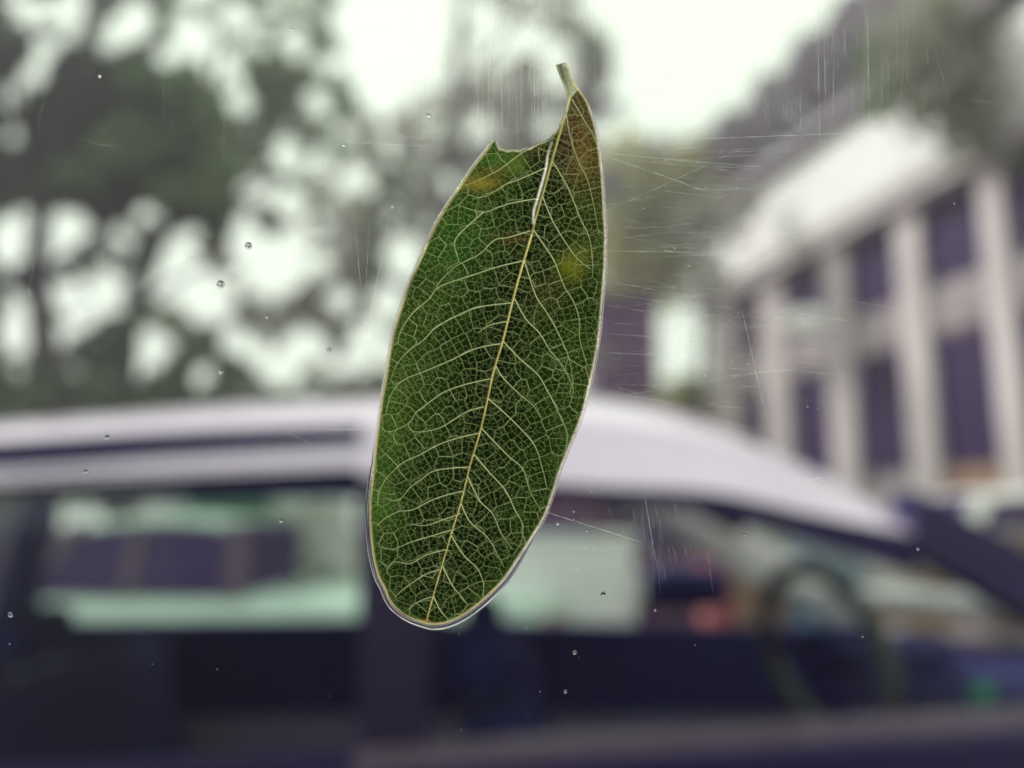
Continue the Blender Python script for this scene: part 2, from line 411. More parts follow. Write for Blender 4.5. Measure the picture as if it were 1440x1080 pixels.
tree('pale thin-leaved tree seen behind the leaf, its edge against the open sky', 640, 13, [(640, 580), (645, 450), (655, 300), (640, 150), (650, 0)], .16,
     [[(650, 360), (720, 260), (800, 160)], [(650, 300), (560, 240), (480, 190)], [(642, 150), (700, 60), (760, -40)], [(645, 450), (560, 400), (470, 360)]],
     [([(650, 60, 190, 180), (520, 260, 110, 110), (640, 250, 150, 130), (740, 200, 110, 170), (690, 380, 150, 110), (795, 100, 55, 120)], 12.4, 14.6, 7800, .125, TL_pale, {'keep': .85}),
      ([(560, 460, 170, 110), (700, 500, 150, 90), (480, 330, 70, 110)], 12.6, 14.6, 3000, .12, TL_pale, {'keep': .85}),
      ([(480, 560, 130, 40), (540, 300, 40, 120), (840, 75, 30, 20)], 12.4, 13.6, 1500, .11, TL_mid, {}),
      ([(845, 130, 18, 70), (842, 240, 30, 60)], 12.6, 13.6, 500, .11, TL_purp, {})])
tree('yellowish olive tree between the leaf and the end of the eaves band', 900, 17, [(900, 590), (905, 480), (900, 380), (895, 280)], .13,
     [[(903, 470), (940, 400), (975, 330)], [(900, 420), (870, 350), (850, 300)]],
     [([(905, 300, 80, 105), (880, 370, 80, 60), (950, 330, 70, 110), (870, 260, 40, 70), (985, 240, 45, 50)], 16.4, 18.6, 6500, .15, TL_olive, {'gaps': False, 'keep': .6, 'poly': lambda px, py: ((px - 985) / 48) ** 2 + ((py - 485) / 62) ** 2 > 1}),
      ([(1000, 265, 70, 75), (950, 235, 60, 38), (960, 300, 50, 50)], 17.0, 18.6, 3800, .14, TL_purp, {'gaps': False, 'keep': .75}),
      ([(968, 570, 40, 40)], 14.0, 14.6, 900, .09, TL_olive, {'gaps': False})])
tree('slim pale tree added to soften the bright far end of the eaves band', 985, 9.4, [(985, 600), (988, 480), (990, 380), (1000, 300)], .05, [[(988, 430), (960, 380), (950, 330)], [(990, 380), (1020, 330), (1040, 300)]], [([(1000, 320, 45, 60), (985, 385, 40, 35), (1030, 285, 40, 30)], 9.1, 9.7, 420, .08, TL_pale, {'gaps': False})])  # tree added so the band's glow breaks up softly at its end
def diag(px, py):
    return py > 185 - (px - 1000) * .97 + 8 * np.sin(px * .11)
tree('tall grey-green tree rising over the roof of the pillared building', 1300, 17, [(1300, 600), (1290, 300), (1280, 150), (1300, 0), (1310, -120)], .2,
     [[(1285, 200), (1200, 120), (1130, 90)], [(1290, 250), (1380, 130), (1460, 40)], [(1295, 40), (1240, -20), (1200, -60)]],
     [([(1200, 170, 200, 120), (1320, 60, 200, 180), (1240, 60, 160, 140), (1400, 100, 160, 200), (1090, 190, 100, 60)], 15.8, 18.5, 15000, .16, TL_purp, {'gaps': False, 'poly': diag})])
tree('near tree whose grey-green branches hang over the eaves band', 1560, 6.4, [(1560, 600), (1550, 300), (1500, 80), (1440, -40)], .14,
     [[(1540, 250), (1440, 160), (1330, 120), (1250, 100)], [(1510, 100), (1400, 40), (1280, 20)], [(1545, 300), (1460, 230), (1380, 190)]],
     [([(1400, 60, 130, 110), (1300, 60, 90, 80), (1420, 170, 90, 55), (1320, 140, 70, 50)], 6.1, 7.0, 3600, .07, TL_pale, {'gaps': False, 'keep': .42}),
      ([(1400, 120, 130, 120), (1300, 90, 110, 90)], 6.2, 7.2, 1500, .07, TL_mid, {'gaps': False, 'keep': .7})])

hd = empty('hedge', (0, 0, 0)); tag(hd, 'low olive green hedge along the verge below the trees', 'hedge')
foliage('foliage', [(x, 640, 90, 95) for x in range(-250, 860, 70)], 10.4, 11.2, 15000, .07, TL_mid, hd, gaps=False)
for x in range(-8, 2): tube('stem', [(x * 1.0, 10.8, .1), (x + .05, 10.8, .6), (x, 10.85, 1.1)], [.03, .025, .015], M_bark, hd, 6)
fw_ = foliage('far_trees', [(x, 620, 120, 60) for x in range(-900, 2400, 110)], 30, 36, 9000, .5, TL_pale, None, gaps=False)
tag(fw_, kind='stuff')

# ------------------------------------------------------------------ background vehicles
def wheel(parent, c, r=.31, w=.2):
    o = empty('wheel', c); o.parent = parent
    V, Fc = [], []
    prof = [(-w / 2, r * .62), (-w / 2, r * .93), (-w * .35, r), (w * .35, r), (w / 2, r * .93), (w / 2, r * .62)]
    n = 28
    for i in range(n):
        a = 2 * PI * i / n
        for (yy, rr) in prof: V.append((rr * math.cos(a), yy, rr * math.sin(a)))
    k = len(prof)
    for i in range(n):
        j = (i + 1) % n
        for q in range(k): Fc.append((i * k + q, i * k + (q + 1) % k, j * k + (q + 1) % k, j * k + q))
    bm = bmesh.new(); bm.from_mesh(mesh_of('t', V, Fc)); bm_obj('tyre', bm, M_tyre, o, True)
    bm = bmesh.new()
    bmesh.ops.create_cone(bm, cap_ends=True, segments=24, radius1=r * .16, radius2=r * .16, depth=w * .7, matrix=Matrix.Rotation(PI / 2, 4, 'X'))
    for q in range(5):
        a = 2 * PI * q / 5
        box_bm((math.cos(a) * r * .36, 0, math.sin(a) * r * .36), (r * .6, w * .5, r * .15), .004, Matrix.Rotation(-a, 3, 'Y'), bm)
    bm_obj('rim', bm, M_rim, o)
    return o
def simple_car(label, cat, loc, rz, body, ln=4.1, wd=1.68, belt=.88, top=1.42, g0=.2, g1=.78, van=False, name='parked_car', group='cars parked beyond the nearest car'):
    t = empty(name, loc, rz); tag(t, label, cat, group)
    n = 26; V, Fc = [], []; rows = []
    # lower shell: stations along x, section points
    def hood(u):
        if van: return belt if u < .86 else belt - .28 * ((u - .86) / .14) ** 1.5
        if u < .12: return belt - .06 * (1 - u / .12) ** 2
        if u > .7: return belt - .20 * ((u - .7) / .3) ** 1.6
        return belt
    for i in range(n + 1):
        u = i / n; x = (u - .5) * ln
        nar = 1 - .22 * max(0, abs(u - .5) * 2 - .78) / .22
        zb = .24 + .10 * max(0, abs(u - .5) * 2 - .85) / .15
        zt = hood(u); w = wd / 2 * nar
        sec = [(w * .9, zb), (w, zb + .1), (w * 1.01, (zb + zt) / 2), (w * .97, zt - .05), (w * .9, zt), (w * .5, zt + .025), (0, zt + .03)]
        sec = sec + [(-a, b) for a, b in sec[-2::-1]]
        rows.append(len(sec))
        V += [(x, a, b) for a, b in sec]
    k = rows[0]
    for i in range(n):
        for q in range(k - 1): Fc.append((i * k + q, i * k + q + 1, (i + 1) * k + q + 1, (i + 1) * k + q))
        Fc.append((i * k + k - 1, i * k, (i + 1) * k, (i + 1) * k + k - 1))
    Fc.append(tuple(range(k))); Fc.append(tuple(n * k + q for q in range(k))[::-1])
    bm = bmesh.new(); bm.from_mesh(mesh_of('t', V, Fc)); bm_obj('body', bm, body, t, True)
    # greenhouse
    x0, x1 = (g0 - .5) * ln, (g1 - .5) * ln
    r0, r1 = x0 + (.05 if van else .38), x1 - (.28 if van else .62)
    w0, w1 = wd / 2 * .9, wd / 2 * .74
    bz, tz = belt + .02, top
    for sy in (1, -1):
        nn = (0, sy, .25)
        xm = (x0 + x1) / 2
        for a0, a1, b0, b1 in ((x0 + .08, xm - .04, r0 + .06, xm - .05), (xm + .04, x1 - .1, xm + .02, r1 - .06)):
            slab('side_window', [(a0, sy * w0, bz), (a1, sy * w0, bz), (b1, sy * w1, tz - .07), (b0, sy * w1, tz - .07)], nn, .015, M_dwin, t)
        for a, b, th in ((x0, r0, .08), (xm, xm - .01, .05), (x1 - .05, r1 - .02, .06)):
            slab('door_pillar', [(a - th / 2, sy * w0, bz - .03), (a + th, sy * w0, bz - .03), (b + th, sy * w1, tz - .03), (b - th / 2, sy * w1, tz - .03)], nn, .022, M_bframe if th == .05 or label.startswith('pale green') else body, t)
        wl = [(-w0 * .9, sy)]
        for ux in (.18, .8):
            wheel(t, ((ux - .5) * ln, sy * (wd / 2 - .08), .31))
        box('door_handle', ((x0 + x1) / 2 - .2, sy * (wd / 2 + .01), belt - .13), (.16, .03, .03), M_trim, t, .008)
        box('side_mirror', (x1 - .1, sy * (wd / 2 + .09), belt + .07), (.10, .18, .12), body, t, .025)
        box('headlamp', (ln / 2 - .10, sy * (wd * .33), belt - .27), (.12, .32, .12), M_white, t, .03)
        box('tail_lamp', (-ln / 2 + .10, sy * (wd * .36), belt - .2), (.12, .22, .2), M_red, t, .03)
    slab('windscreen', [(x1, -w0 * .95, bz), (x1, w0 * .95, bz), (r1, w1 * .95, tz - .03), (r1, -w1 * .95, tz - .03)], (1, 0, .6), .015, M_dwin, t)
    slab('rear_window', [(x0, -w0 * .95, bz), (x0, w0 * .95, bz), (r0, w1 * .95, tz - .03), (r0, -w1 * .95, tz - .03)], (-1, 0, .6), .015, M_dwin, t)
    # roof
    V, Fc = [], []
    for i in range(9):
        u = i / 8; x = r0 + (r1 - r0) * u; dz = -.05 * (2 * u - 1) ** 2
        for j in range(9):
            v = -1 + j / 4; V.append((x, v * w1 * 1.02, tz + dz + .04 * (1 - v * v)))
    o = len(V); V += [(a, b, c - .04) for a, b, c in V]
    for i in range(8):
        for j in range(8):
            q = i * 9 + j; Fc += [(q, q + 1, q + 10, q + 9), (o + q, o + q + 9, o + q + 10, o + q + 1)]
    for i in range(8):
        for q, d in ((i * 9, 9), (i * 9 + 8, 9), (i, 1), (72 + i, 1)): Fc.append((q, q + d, o + q + d, o + q))
    bm = bmesh.new(); bm.from_mesh(mesh_of('t', V, Fc)); bm_obj('roof', bm, body, t, True)
    box('bumper', (ln / 2 - .02, 0, .42), (.16, wd * .8, .2), body, t, .05)
    box('bumper', (-ln / 2 + .02, 0, .42), (.16, wd * .8, .2), body, t, .05)
    return t
simple_car('pale green pickup with a short cab seen through the rear side window', 'pickup', (-1.86, 5.9, 0), PI, M_palegreen, ln=4.4, belt=.86, top=1.33, van=True, g0=.44, g1=.74)
wbush = empty('bush', (P(430, 740, 6.9).x, 6.9, 0)); tag(wbush, 'white bush added for the sky glow beyond the bed of the green pickup', 'bush', 'trees and bushes behind the parked car')
M_glow = leaf_mat('sky_glow_white', (.80, .84, .78), (.88, .88, .84), .4)  # white leaves put in to give the glow of a sky gap
o = foliage('glow_leaves', [(435, 730, 42, 55), (400, 790, 50, 45), (470, 800, 30, 40)], 6.6, 7.2, 2600, .06, M_glow, wbush, gaps=False); o.location = (-wbush.location.x, -6.9, 0)
for dx in (-.15, 0, .15): tube('stem', [(dx * .5, 0, .1), (dx, .02, .8), (dx * 1.5, 0, 1.3)], [.03, .02, .01], M_bark, wbush, 6)
gbush = empty('bush', (P(322, 740, 6.7).x, 6.7, 0)); tag(gbush, 'fresh green bush right behind the cab of the pickup', 'bush', 'trees and bushes behind the parked car')
M_fresh = leaf_mat('fresh_leaves', (.05, .22, .10), (.10, .36, .18), .5)
o = foliage('leaves', [(320, 745, 55, 62)], 6.4, 7.0, 1800, .06, M_fresh, gbush, gaps=False); o.location = (-gbush.location.x, -6.7, 0)
for dx in (-.12, .1): tube('stem', [(dx * .5, 0, .1), (dx, .02, .7), (dx * 1.5, 0, 1.2)], [.03, .02, .01], M_bark, gbush, 6)
q = P(830, 730, 6.9)
simple_car('red car whose roof shows above the added white cabinet', 'car', (q.x - .35, 9.2, 0), math.radians(80), M_red, ln=3.6, belt=1.0, top=1.46)
M_maroon = mat('maroon_paint', (.11, .02, .06), .4, coat=.4)
simple_car('dark maroon car between the added white cabinet and the red bollard', 'car', (P(975, 740, 9.4).x, 9.6, 0), math.radians(86), M_maroon, ln=3.7, belt=1.0, top=1.42)
q = P(1370, 700, 6.3)
simple_car('white car whose roof shows beyond the dark windscreen pillar', 'car', (q.x + .3, 6.0, 0), 0.0, M_white, ln=3.8, top=1.50)
q = P(1150, 770, 4.6)
bn = empty('litter_bin', (P(1158, 770, 4.4).x, 4.4, 0)); tag(bn, 'dark teal wheeled bin seen through the windscreen side glass', 'bin')
box('bin_body', (0, 0, .65), (.30, .4, 1.18), M_teal, bn, .03)
box('lid', (0, 0, 1.27), (.34, .44, .06), M_teal, bn, .02)
for sx in (-.12, .12):
    tube('wheel', [(sx - .02, .22, .08), (sx + .02, .22, .08)], .08, M_tyre, bn, 14)
wl_ = empty('garden_wall', (0, 0, 0)); tag(wl_, 'low terracotta wall running behind the teal bin', 'wall')
a, b = P(1060, 770, 5.0), P(1420, 770, 5.0)
box('masonry', ((a.x + b.x) / 2 + .1, 5.0, .62), (b.x - a.x + .6, .18, 1.2), M_terra, wl_, .01)
box('coping', ((a.x + b.x) / 2 + .1, 5.0, 1.245), (b.x - a.x + .7, .26, .05), M_kerb, wl_, .01)
rb = empty('bollard', (P(1003, 780, 4.6).x, 4.6, 0)); tag(rb, 'short red round bollard with a dark cap behind the nearest car', 'bollard')
tube('bollard_post', [(0, 0, 0), (0, 0, .3), (0, 0, .31), (0, 0, .6), (0, 0, .61), (0, 0, 1.12)], [.09, .09, .095, .095, .09, .09], M_red, rb, 20)
tube('cap', [(0, 0, 1.122), (0, 0, 1.18)], .1, M_bframe, rb, 20)
a, b = P(672, 870, 5.4), P(893, 752, 5.4)  # white cabinet made up to give the bright patch behind the windows
ub = empty('bright_patch_cabinet', ((a.x + b.x) / 2, 5.65, 0)); tag(ub, 'white two-door cabinet added for a bright patch behind the nearest car', 'cabinet')
w_ = b.x - a.x
box('cabinet_body', (0, 0, b.z / 2), (w_, .5, b.z - .1), M_white, ub, .015)
for sx in (-1, 1):
    d_ = box('cabinet_door', (sx * w_ * .245, -.262, b.z / 2), (w_ * .46, .02, b.z - .24), M_white, ub, .006)
    box('door_handle', (sx * .04, -.282, b.z / 2), (.02, .02, .12), M_bframe, d_)
box('top_cap', (0, 0, b.z - .02), (w_ + .05, .56, .05), M_white, ub, .01)
box('plinth', (0, 0, .03), (w_ - .06, .44, .06), M_kerb, ub)

# ------------------------------------------------------------------ the nearest car (custom)
YN, YF = 1.35, 2.60
car = empty('parked_car', (0, 0, 0)); tag(car, 'silver lilac hatchback parked right behind the glass pane, side windows and steering wheel showing', 'car', 'cars parked beyond the nearest car')
car['group'] = 'parked cars'
def PC(pts, y): return [P(a, b, y) for a, b in pts]
# roof: silhouette line fixes the height of the centre line, gutter line the near edge
sil = catmull([(-700, 640), (-400, 612), (0, 590), (250, 573), (500, 562), (720, 557), (850, 561), (1000, 583), (1180, 632), (1290, 690)], 6)
gut = catmull([(-700, 672), (-400, 645), (0, 620), (250, 606), (520, 598), (720, 598), (850, 606), (1000, 630), (1140, 668), (1285, 742)], 6)
YC = (YN + YF) / 2
V, Fc = [], []; nx = len(sil); ny = 15
for i in range(nx):
    g = P(gut[i][0], gut[i][1], YN + .07)
    # silhouette tangent point lies about a third of the way over
    c = P(sil[i][0], sil[i][1], YN + .42)
    rise = max(.012, c.z - g.z)
    for j in range(ny):
        v = j / (ny - 1); y = YN + .07 + (YF - YN - .14) * v
        s = 1 - abs(2 * v - 1) ** 2.6
        V.append((g.x, y, g.z + rise * 1.12 * s))
for i in range(nx - 1):
    for j in range(ny - 1): q = i * ny + j; Fc.append((q, q + ny, q + ny + 1, q + 1))
me = mesh_of('roof', V, Fc); ro = link('roof', me, car, M_paint, True)
md = ro.modifiers.new('s', 'SOLIDIFY'); md.thickness = .02; md.offset = -1
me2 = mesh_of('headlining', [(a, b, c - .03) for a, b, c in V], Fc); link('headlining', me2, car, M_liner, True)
# gutter strip (dark) and side frames (light) on both sides
def strip(name, top, bot, y, th, m, parent, sgn=1, curve=6, lean=0):
    t = catmull(top, curve); b = catmull(bot, curve); V, Fc = [], []; n = len(t)
    for i in range(n):
        a, c = P(t[i][0], t[i][1], y + lean), P(b[i][0], b[i][1], y)
        V += [a, c, c + Vector((0, th * sgn, 0)), a + Vector((0, th * sgn, 0))]
    for i in range(n - 1):
        for k in range(4): k2 = (k + 1) % 4; Fc.append((i * 4 + k, i * 4 + k2, i * 4 + 4 + k2, i * 4 + 4 + k))
    Fc += [(0, 1, 2, 3), tuple((n - 1) * 4 + k for k in (3, 2, 1, 0))]
    bm = bmesh.new(); bm.from_mesh(mesh_of('t', V, Fc)); return bm_obj(name, bm, m, parent)
gb = [(-700, 698), (-400, 670), (0, 659), (250, 643), (505, 628)]
strip('gutter_strip', [(-700, 672), (-400, 645), (0, 620), (250, 606), (505, 598)], gb, YN + .03, .06, M_seal, car)
fr_top_f = [(505, 600), (720, 600), (850, 607), (1000, 631), (1140, 669), (1288, 742)]
fr_bot_f = [(505, 668), (720, 676), (850, 684), (1000, 692), (1140, 722), (1288, 752)]
strip('side_frame', fr_top_f, fr_bot_f, YN, .07, M_paint, car, lean=.06)
rd = empty('rear_door', (0, 0, 0)); rd.parent = car
fdr = empty('front_door', (0, 0, 0)); fdr.parent = car
strip('window_frame', gb, [(-700, 730), (-400, 705), (0, 680), (250, 668), (505, 656)], YN, .05, M_paint, rd, lean=.03)
strip('window_seal', [(-700, 730), (-400, 705), (0, 672), (250, 660), (505, 650)], [(-700, 745), (-400, 718), (0, 684), (250, 672), (505, 662)], YN + .005, .04, M_seal, rd)
strip('window_seal', fr_bot_f, [(505, 680), (720, 688), (850, 704), (1000, 722), (1140, 760), (1288, 806)], YN + .005, .04, M_seal, fdr)
# B pillar, A pillar coloured dark for its reflections / windscreen edge
def poly_slab(name, pts, y, th, m, parent, bev=0):
    return slab(name, PC(pts, y), (0, 1, 0), th, m, parent, bev)
M_bpil = mat('plum_pillar_trim', (.022, .012, .055), .5)
poly_slab('door_pillar', [(505, 1075), (508, 668), (612, 672), (600, 1075)], YN + .012, .05, M_bpil, car)
poly_slab('front_pillar', [(1288, 690), (1350, 722), (1440, 770), (1700, 905), (1700, 1010), (1440, 862), (1340, 800), (1288, 775)], YN - .005, .09, M_pillar, car)
# glass
poly_slab('window_glass', [(-560, 1080), (-560, 715), (-400, 712), (0, 680), (250, 668), (505, 660), (508, 1075)], YN + .03, .004, M_win, rd)
poly_slab('window_glass', [(612, 1070), (612, 682), (720, 684), (850, 692), (1000, 702), (1140, 736), (1290, 790), (1440, 872), (1640, 990), (1640, 1000)], YN + .03, .004, M_win, fdr)
# belt trim and door skins
belt = [(-700, 1120), (0, 1088), (500, 1060), (740, 1046), (1100, 1026), (1440, 1004), (1800, 985)]
beltb = [(-700, 1160), (0, 1128), (500, 1104), (740, 1086), (1100, 1064), (1440, 1040), (1800, 1020)]
strip('belt_trim', belt[2:], beltb[2:], YN - .012, .05, M_trim, fdr)
strip('belt_trim', belt[:3], beltb[:3], YN - .012, .05, M_seal, rd)
strip('dark_side_strip', beltb[2:], [(500, 1160), (740, 1142), (1100, 1120), (1440, 1100), (1800, 1080)], YN - .07, .06, M_pillar, fdr)  # dark strip added over door skin that would catch the sky
def skin(name, belt_pts, m, parent, y, sgn):
    t = catmull(belt_pts, 5); V, Fc = [], []; lv = 8
    for i in range(len(t)):
        p = P(t[i][0], t[i][1], YN)
        for k in range(lv):
            u = k / (lv - 1); z = p.z * (1 - u) + .26 * u
            V.append((p.x, y - sgn * .06 * math.sin(u * PI * .9), z))
    for i in range(len(t) - 1):
        for k in range(lv - 1): q = i * lv + k; Fc.append((q, q + 1, q + lv + 1, q + lv))
    o = link(name, mesh_of(name, V, Fc), parent, m, True)
    md = o.modifiers.new('s', 'SOLIDIFY'); md.thickness = .02; return o
skin('door_skin', beltb[1:3], M_paint, rd, YN, 1); skin('door_skin', beltb[2:5], M_paint, fdr, YN, 1)
skin('rear_wing', beltb[:2], M_paint, car, YN, 1); skin('front_wing', beltb[4:], M_paint, car, YN, 1)
skin('far_side_skin', beltb, M_paint, car, YF, -1)
box('door_handle', (-.42, YN - .055, .80), (.17, .03, .03), M_paint, rd, .01)
box('door_handle', (.22, YN - .055, .80), (.17, .03, .03), M_paint, fdr, .01)
# far side: frames, pillars, belt
fd2 = empty('far_door', (0, 0, 0)); fd2.parent = car
strip('window_frame', [(-200, 660), (60, 672), (300, 664), (500, 660), (700, 664), (850, 676)], [(-200, 704), (60, 708), (300, 704), (500, 700), (700, 706), (850, 712)], YF, .05, M_int, fd2)
poly_slab('window_sill', [(-300, 878), (100, 876), (500, 872), (900, 880), (1240, 884), (1240, 1000), (-300, 1010)], YF, .06, M_int, fd2)
poly_slab('far_door_pillar', [(505, 1000), (505, 670), (610, 670), (625, 1000)], YF - .01, .05, M_int, car)
poly_slab('far_rear_pillar', [(-200, 1000), (-200, 670), (75, 672), (40, 880), (30, 1000)], YF - .01, .05, M_int, car)
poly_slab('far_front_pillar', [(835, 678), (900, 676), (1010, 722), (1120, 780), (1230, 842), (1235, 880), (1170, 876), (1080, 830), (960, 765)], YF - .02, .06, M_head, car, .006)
# far mirror
mr = empty('side_mirror', P(962, 826, YF + .14)); mr.parent = car
box('mirror_housing', (0, 0, 0), (.27, .16, .13), M_int, mr, .045)
box('mirror_glass', (-.138, 0, 0), (.006, .11, .09), M_rim, mr, .002)
# cabin: dash, wheel, seats, floor, rear shelf
yc = 1.98
dt = P(1330, 880, 2.3)
dash = bmesh.new()
prof = [(.98, .60), (.98, .88), (1.02, .945), (1.12, .965), (1.45, .95), (1.62, .93), (1.62, .55)]
V = [(x, YN + .12, z) for x, z in prof] + [(x, YF - .12, z) for x, z in prof]; k = len(prof)
Fc = [tuple(range(k)), tuple(range(k, 2 * k))[::-1]] + [(i, k + i, k + (i + 1) % k, (i + 1) % k) for i in range(k)]
dash.from_mesh(mesh_of('t', V, Fc)); bm_obj('dashboard', dash, M_int, car)
box('dash_light_streak', (1.25, 2.36, 1.075), (1.05, .2, .05), M_head, car, .02, Matrix.Rotation(math.radians(3.5), 3, 'Y'))  # pale pad added for the light streak above the dark dash
sw = empty('steering_wheel', P(1158, 918, 1.74)); sw.parent = car; sw.rotation_euler = (0, math.radians(-12), math.radians(22))
ring = [(0, .165 * math.cos(a), .165 * math.sin(a)) for a in [2 * PI * i / 40 for i in range(40)]]
tube('wheel_rim', ring, .018, M_wheelrim, sw, 10, True)
for a in (PI * .0, PI, PI * 1.5):
    tube('spoke', [(0.02, .03 * math.cos(a), .03 * math.sin(a)), (0.0, .16 * math.cos(a), .16 * math.sin(a))], [.02, .013], M_int, sw, 8)
bm = bmesh.new(); bmesh.ops.create_uvsphere(bm, u_segments=16, v_segments=10, radius=.055)
for v in bm.verts: v.co.x *= .45
bm_obj('hub', bm, M_int, sw, True)
tube('column', [(.02, 0, 0), (.3, 0, -.08)], [.03, .04], M_int, sw, 10)
def seat(x, y, wdt, name='seat'):
    s = empty(name, (x, y, 0)); s.parent = car
    box('cushion', (.12, 0, .50), (.52, wdt, .16), M_seat, s, .05)
    box('backrest', (-.2, 0, .74), (.16, wdt, .46), M_seat, s, .06, Matrix.Rotation(math.radians(-14), 3, 'Y'))
    box('headrest', (-.29, 0, 1.04), (.09, .26, .12), M_seat, s, .035, Matrix.Rotation(math.radians(-10), 3, 'Y'))
    for d in (-.06, .06): tube('headrest_post', [(-.27, d, .93), (-.285, d, 1.01)], .006, M_rim, s, 6)
seat(.22, 1.66, .46); seat(.22, 2.28, .46)
seat(-.78, 1.97, 1.05, 'rear_seat')
box('rear_shelf', (-1.28, 1.98, .90), (.4, 1.1, .03), M_int, car, .01)
box('cabin_floor', (.1, 1.98, .25), (3.0, 1.1, .04), M_int, car)
box('centre_console', (.55, 1.98, .42), (.8, .2, .3), M_int, car, .03)
box('tailgate', (-1.56, 1.98, .85), (.05, 1.1, 1.1), M_paint, car, .02, Matrix.Rotation(math.radians(12), 3, 'Y'))
gp = P(1402, 975, 1.9)
bt = empty('bottle', gp)
tag(bt, 'small green bottle lying on the dashboard near the windscreen', 'bottle')
tube('bottle_body', [(-.05, 0, -.01), (-.045, 0, -.01), (.03, 0, -.015), (.05, 0, -.015)], [.02, .03, .03, .012], M_green, bt, 14)
tube('cap', [(.051, 0, -.015), (.07, 0, -.015)], .013, M_white, bt, 12)
# bonnet, windscreen
V, Fc = [], []
for i in range(10):
    u = i / 9; x = 1.30 + 1.15 * u; z = .985 - .03 * u - .16 * u ** 3
    for j in range(11):
        v = -1 + j / 5; V.append((x, 1.98 + v * .66, z - .03 * v ** 4 + .0))
for i in range(9):
    for j in range(10): q = i * 11 + j; Fc.append((q, q + 1, q + 12, q + 11))
bo = link('bonnet', mesh_of('bonnet', V, Fc), car, M_paint, True)
bo.modifiers.new('s', 'SOLIDIFY').thickness = .01
a = P(1290, 742, YN + .07); b = P(1290, 742, YN + .07); 
c0 = P(1660, 1000, YN)
slab('windscreen', [(a.x + .01, YN + .1, a.z), (a.x + .01, YF - .1, a.z), (1.35, YF - .06, .97), (1.35, YN + .06, .97)], (.5, 0, 1), .005, M_win, car)
box('front_bumper', (2.44, 1.98, .5), (.16, 1.35, .45), M_paint, car, .05)
box('rear_bumper', (-1.66, 1.98, .5), (.16, 1.35, .3), M_paint, car, .05)
for x in (-1.15, 1.72):
    for y, s in ((YN + .04, 1), (YF - .04, -1)): wheel(car, (x, y, .30))
for y in (1.5, 2.46): box('headlamp', (2.43, y, .74), (.14, .26, .13), M_white, car, .03)

# ------------------------------------------------------------------ our own car's cabin round the camera (dark)
cb = empty('car_cabin', (0, 0, 0)); tag(cb, 'dark cabin lining of the car from which the leaf is seen', 'car cabin')
box('headlining', (0, -.72, 1.52), (2.0, 1.6, .04), M_shell, cb)
box('far_door_lining', (0, -1.5, .85), (2.0, .05, 1.3), M_shell, cb)
box('floor', (0, -.72, .2), (2.0, 1.6, .04), M_shell, cb)
box('door_lining', (0, .1, .62), (2.0, .06, .8), M_shell, cb)
for x in (-1.0, 1.0): box('bulkhead', (x, -.72, .86), (.05, 1.6, 1.3), M_shell, cb)
Rg = Matrix((RT, FW, UP)).transposed()

# ------------------------------------------------------------------ glass pane
gp_ = empty('window_pane', LP(720, 540, .0015)); tag(gp_, 'clear scratched window glass with the wet leaf stuck on it', 'window')
gp_.rotation_euler = Rg.to_euler()
def clear_mat():
    m = bpy.data.materials.new('clear_glass'); m.use_nodes = True
    t = m.node_tree; t.nodes.clear(); o = t.nodes.new('ShaderNodeOutputMaterial'); a = t.nodes.new('ShaderNodeBsdfTransparent'); a.inputs['Color'].default_value = (.975, .985, .975, 1)
    t.links.new(a.outputs[0], o.inputs['Surface']); return m
M_clear = clear_mat()
bm = box_bm((0, .0018, .03), (.56, .0036, .42))
link_o = bm_obj('glass', bm, M_clear, gp_)
def G(px, py, off=0.0):
    """local point on the pane's inner face"""
    return Vector(((px - 720) * PX, off - .0015, (540 - py) * PX))
M_seal2 = mat('pane_gasket', (.02, .02, .022), .7)
for c, s in (((0, .0018, -.184), (.58, .02, .012)), ((0, .0018, .244), (.58, .02, .012)), ((-.284, .0018, .03), (.012, .02, .416)), ((.284, .0018, .03), (.012, .02, .416))):
    box('gasket', c, s, M_seal2, gp_, .002)
def ribbons(name, segs, m, off):
    V, Fc = [], []
    for pts, w in segs:
        pts = np.array(pts, float); n = len(pts)
        b0 = len(V)
        for i in range(n):
            t = pts[min(i + 1, n - 1)] - pts[max(i - 1, 0)]; t /= (np.linalg.norm(t) + 1e-9)
            nn = np.array([-t[1], t[0]]); ww = w * (.25 + .75 * math.sin(PI * (i + .5) / n)) / 2
            V += [G(*(pts[i] + nn * ww), off), G(*(pts[i] - nn * ww), off)]
        for i in range(n - 1): q = b0 + i * 2; Fc.append((q, q + 1, q + 3, q + 2))
    o = link(name, mesh_of(name, V, Fc), gp_, m); o['kind'] = 'stuff'; return o
def scr(x0, y0, x1, y1, w, wob=1.0, n=10):
    t = np.linspace(0, 1, n); a = rnd.uniform(-wob, wob)
    dx, dy = x1 - x0, y1 - y0; l = math.hypot(dx, dy) + 1e-6
    bow = a * np.sin(t * PI)
    return [(x0 + dx * k - dy / l * b, y0 + dy * k + dx / l * b) for k, b in zip(t, bow)], w
strong, soft = [], []
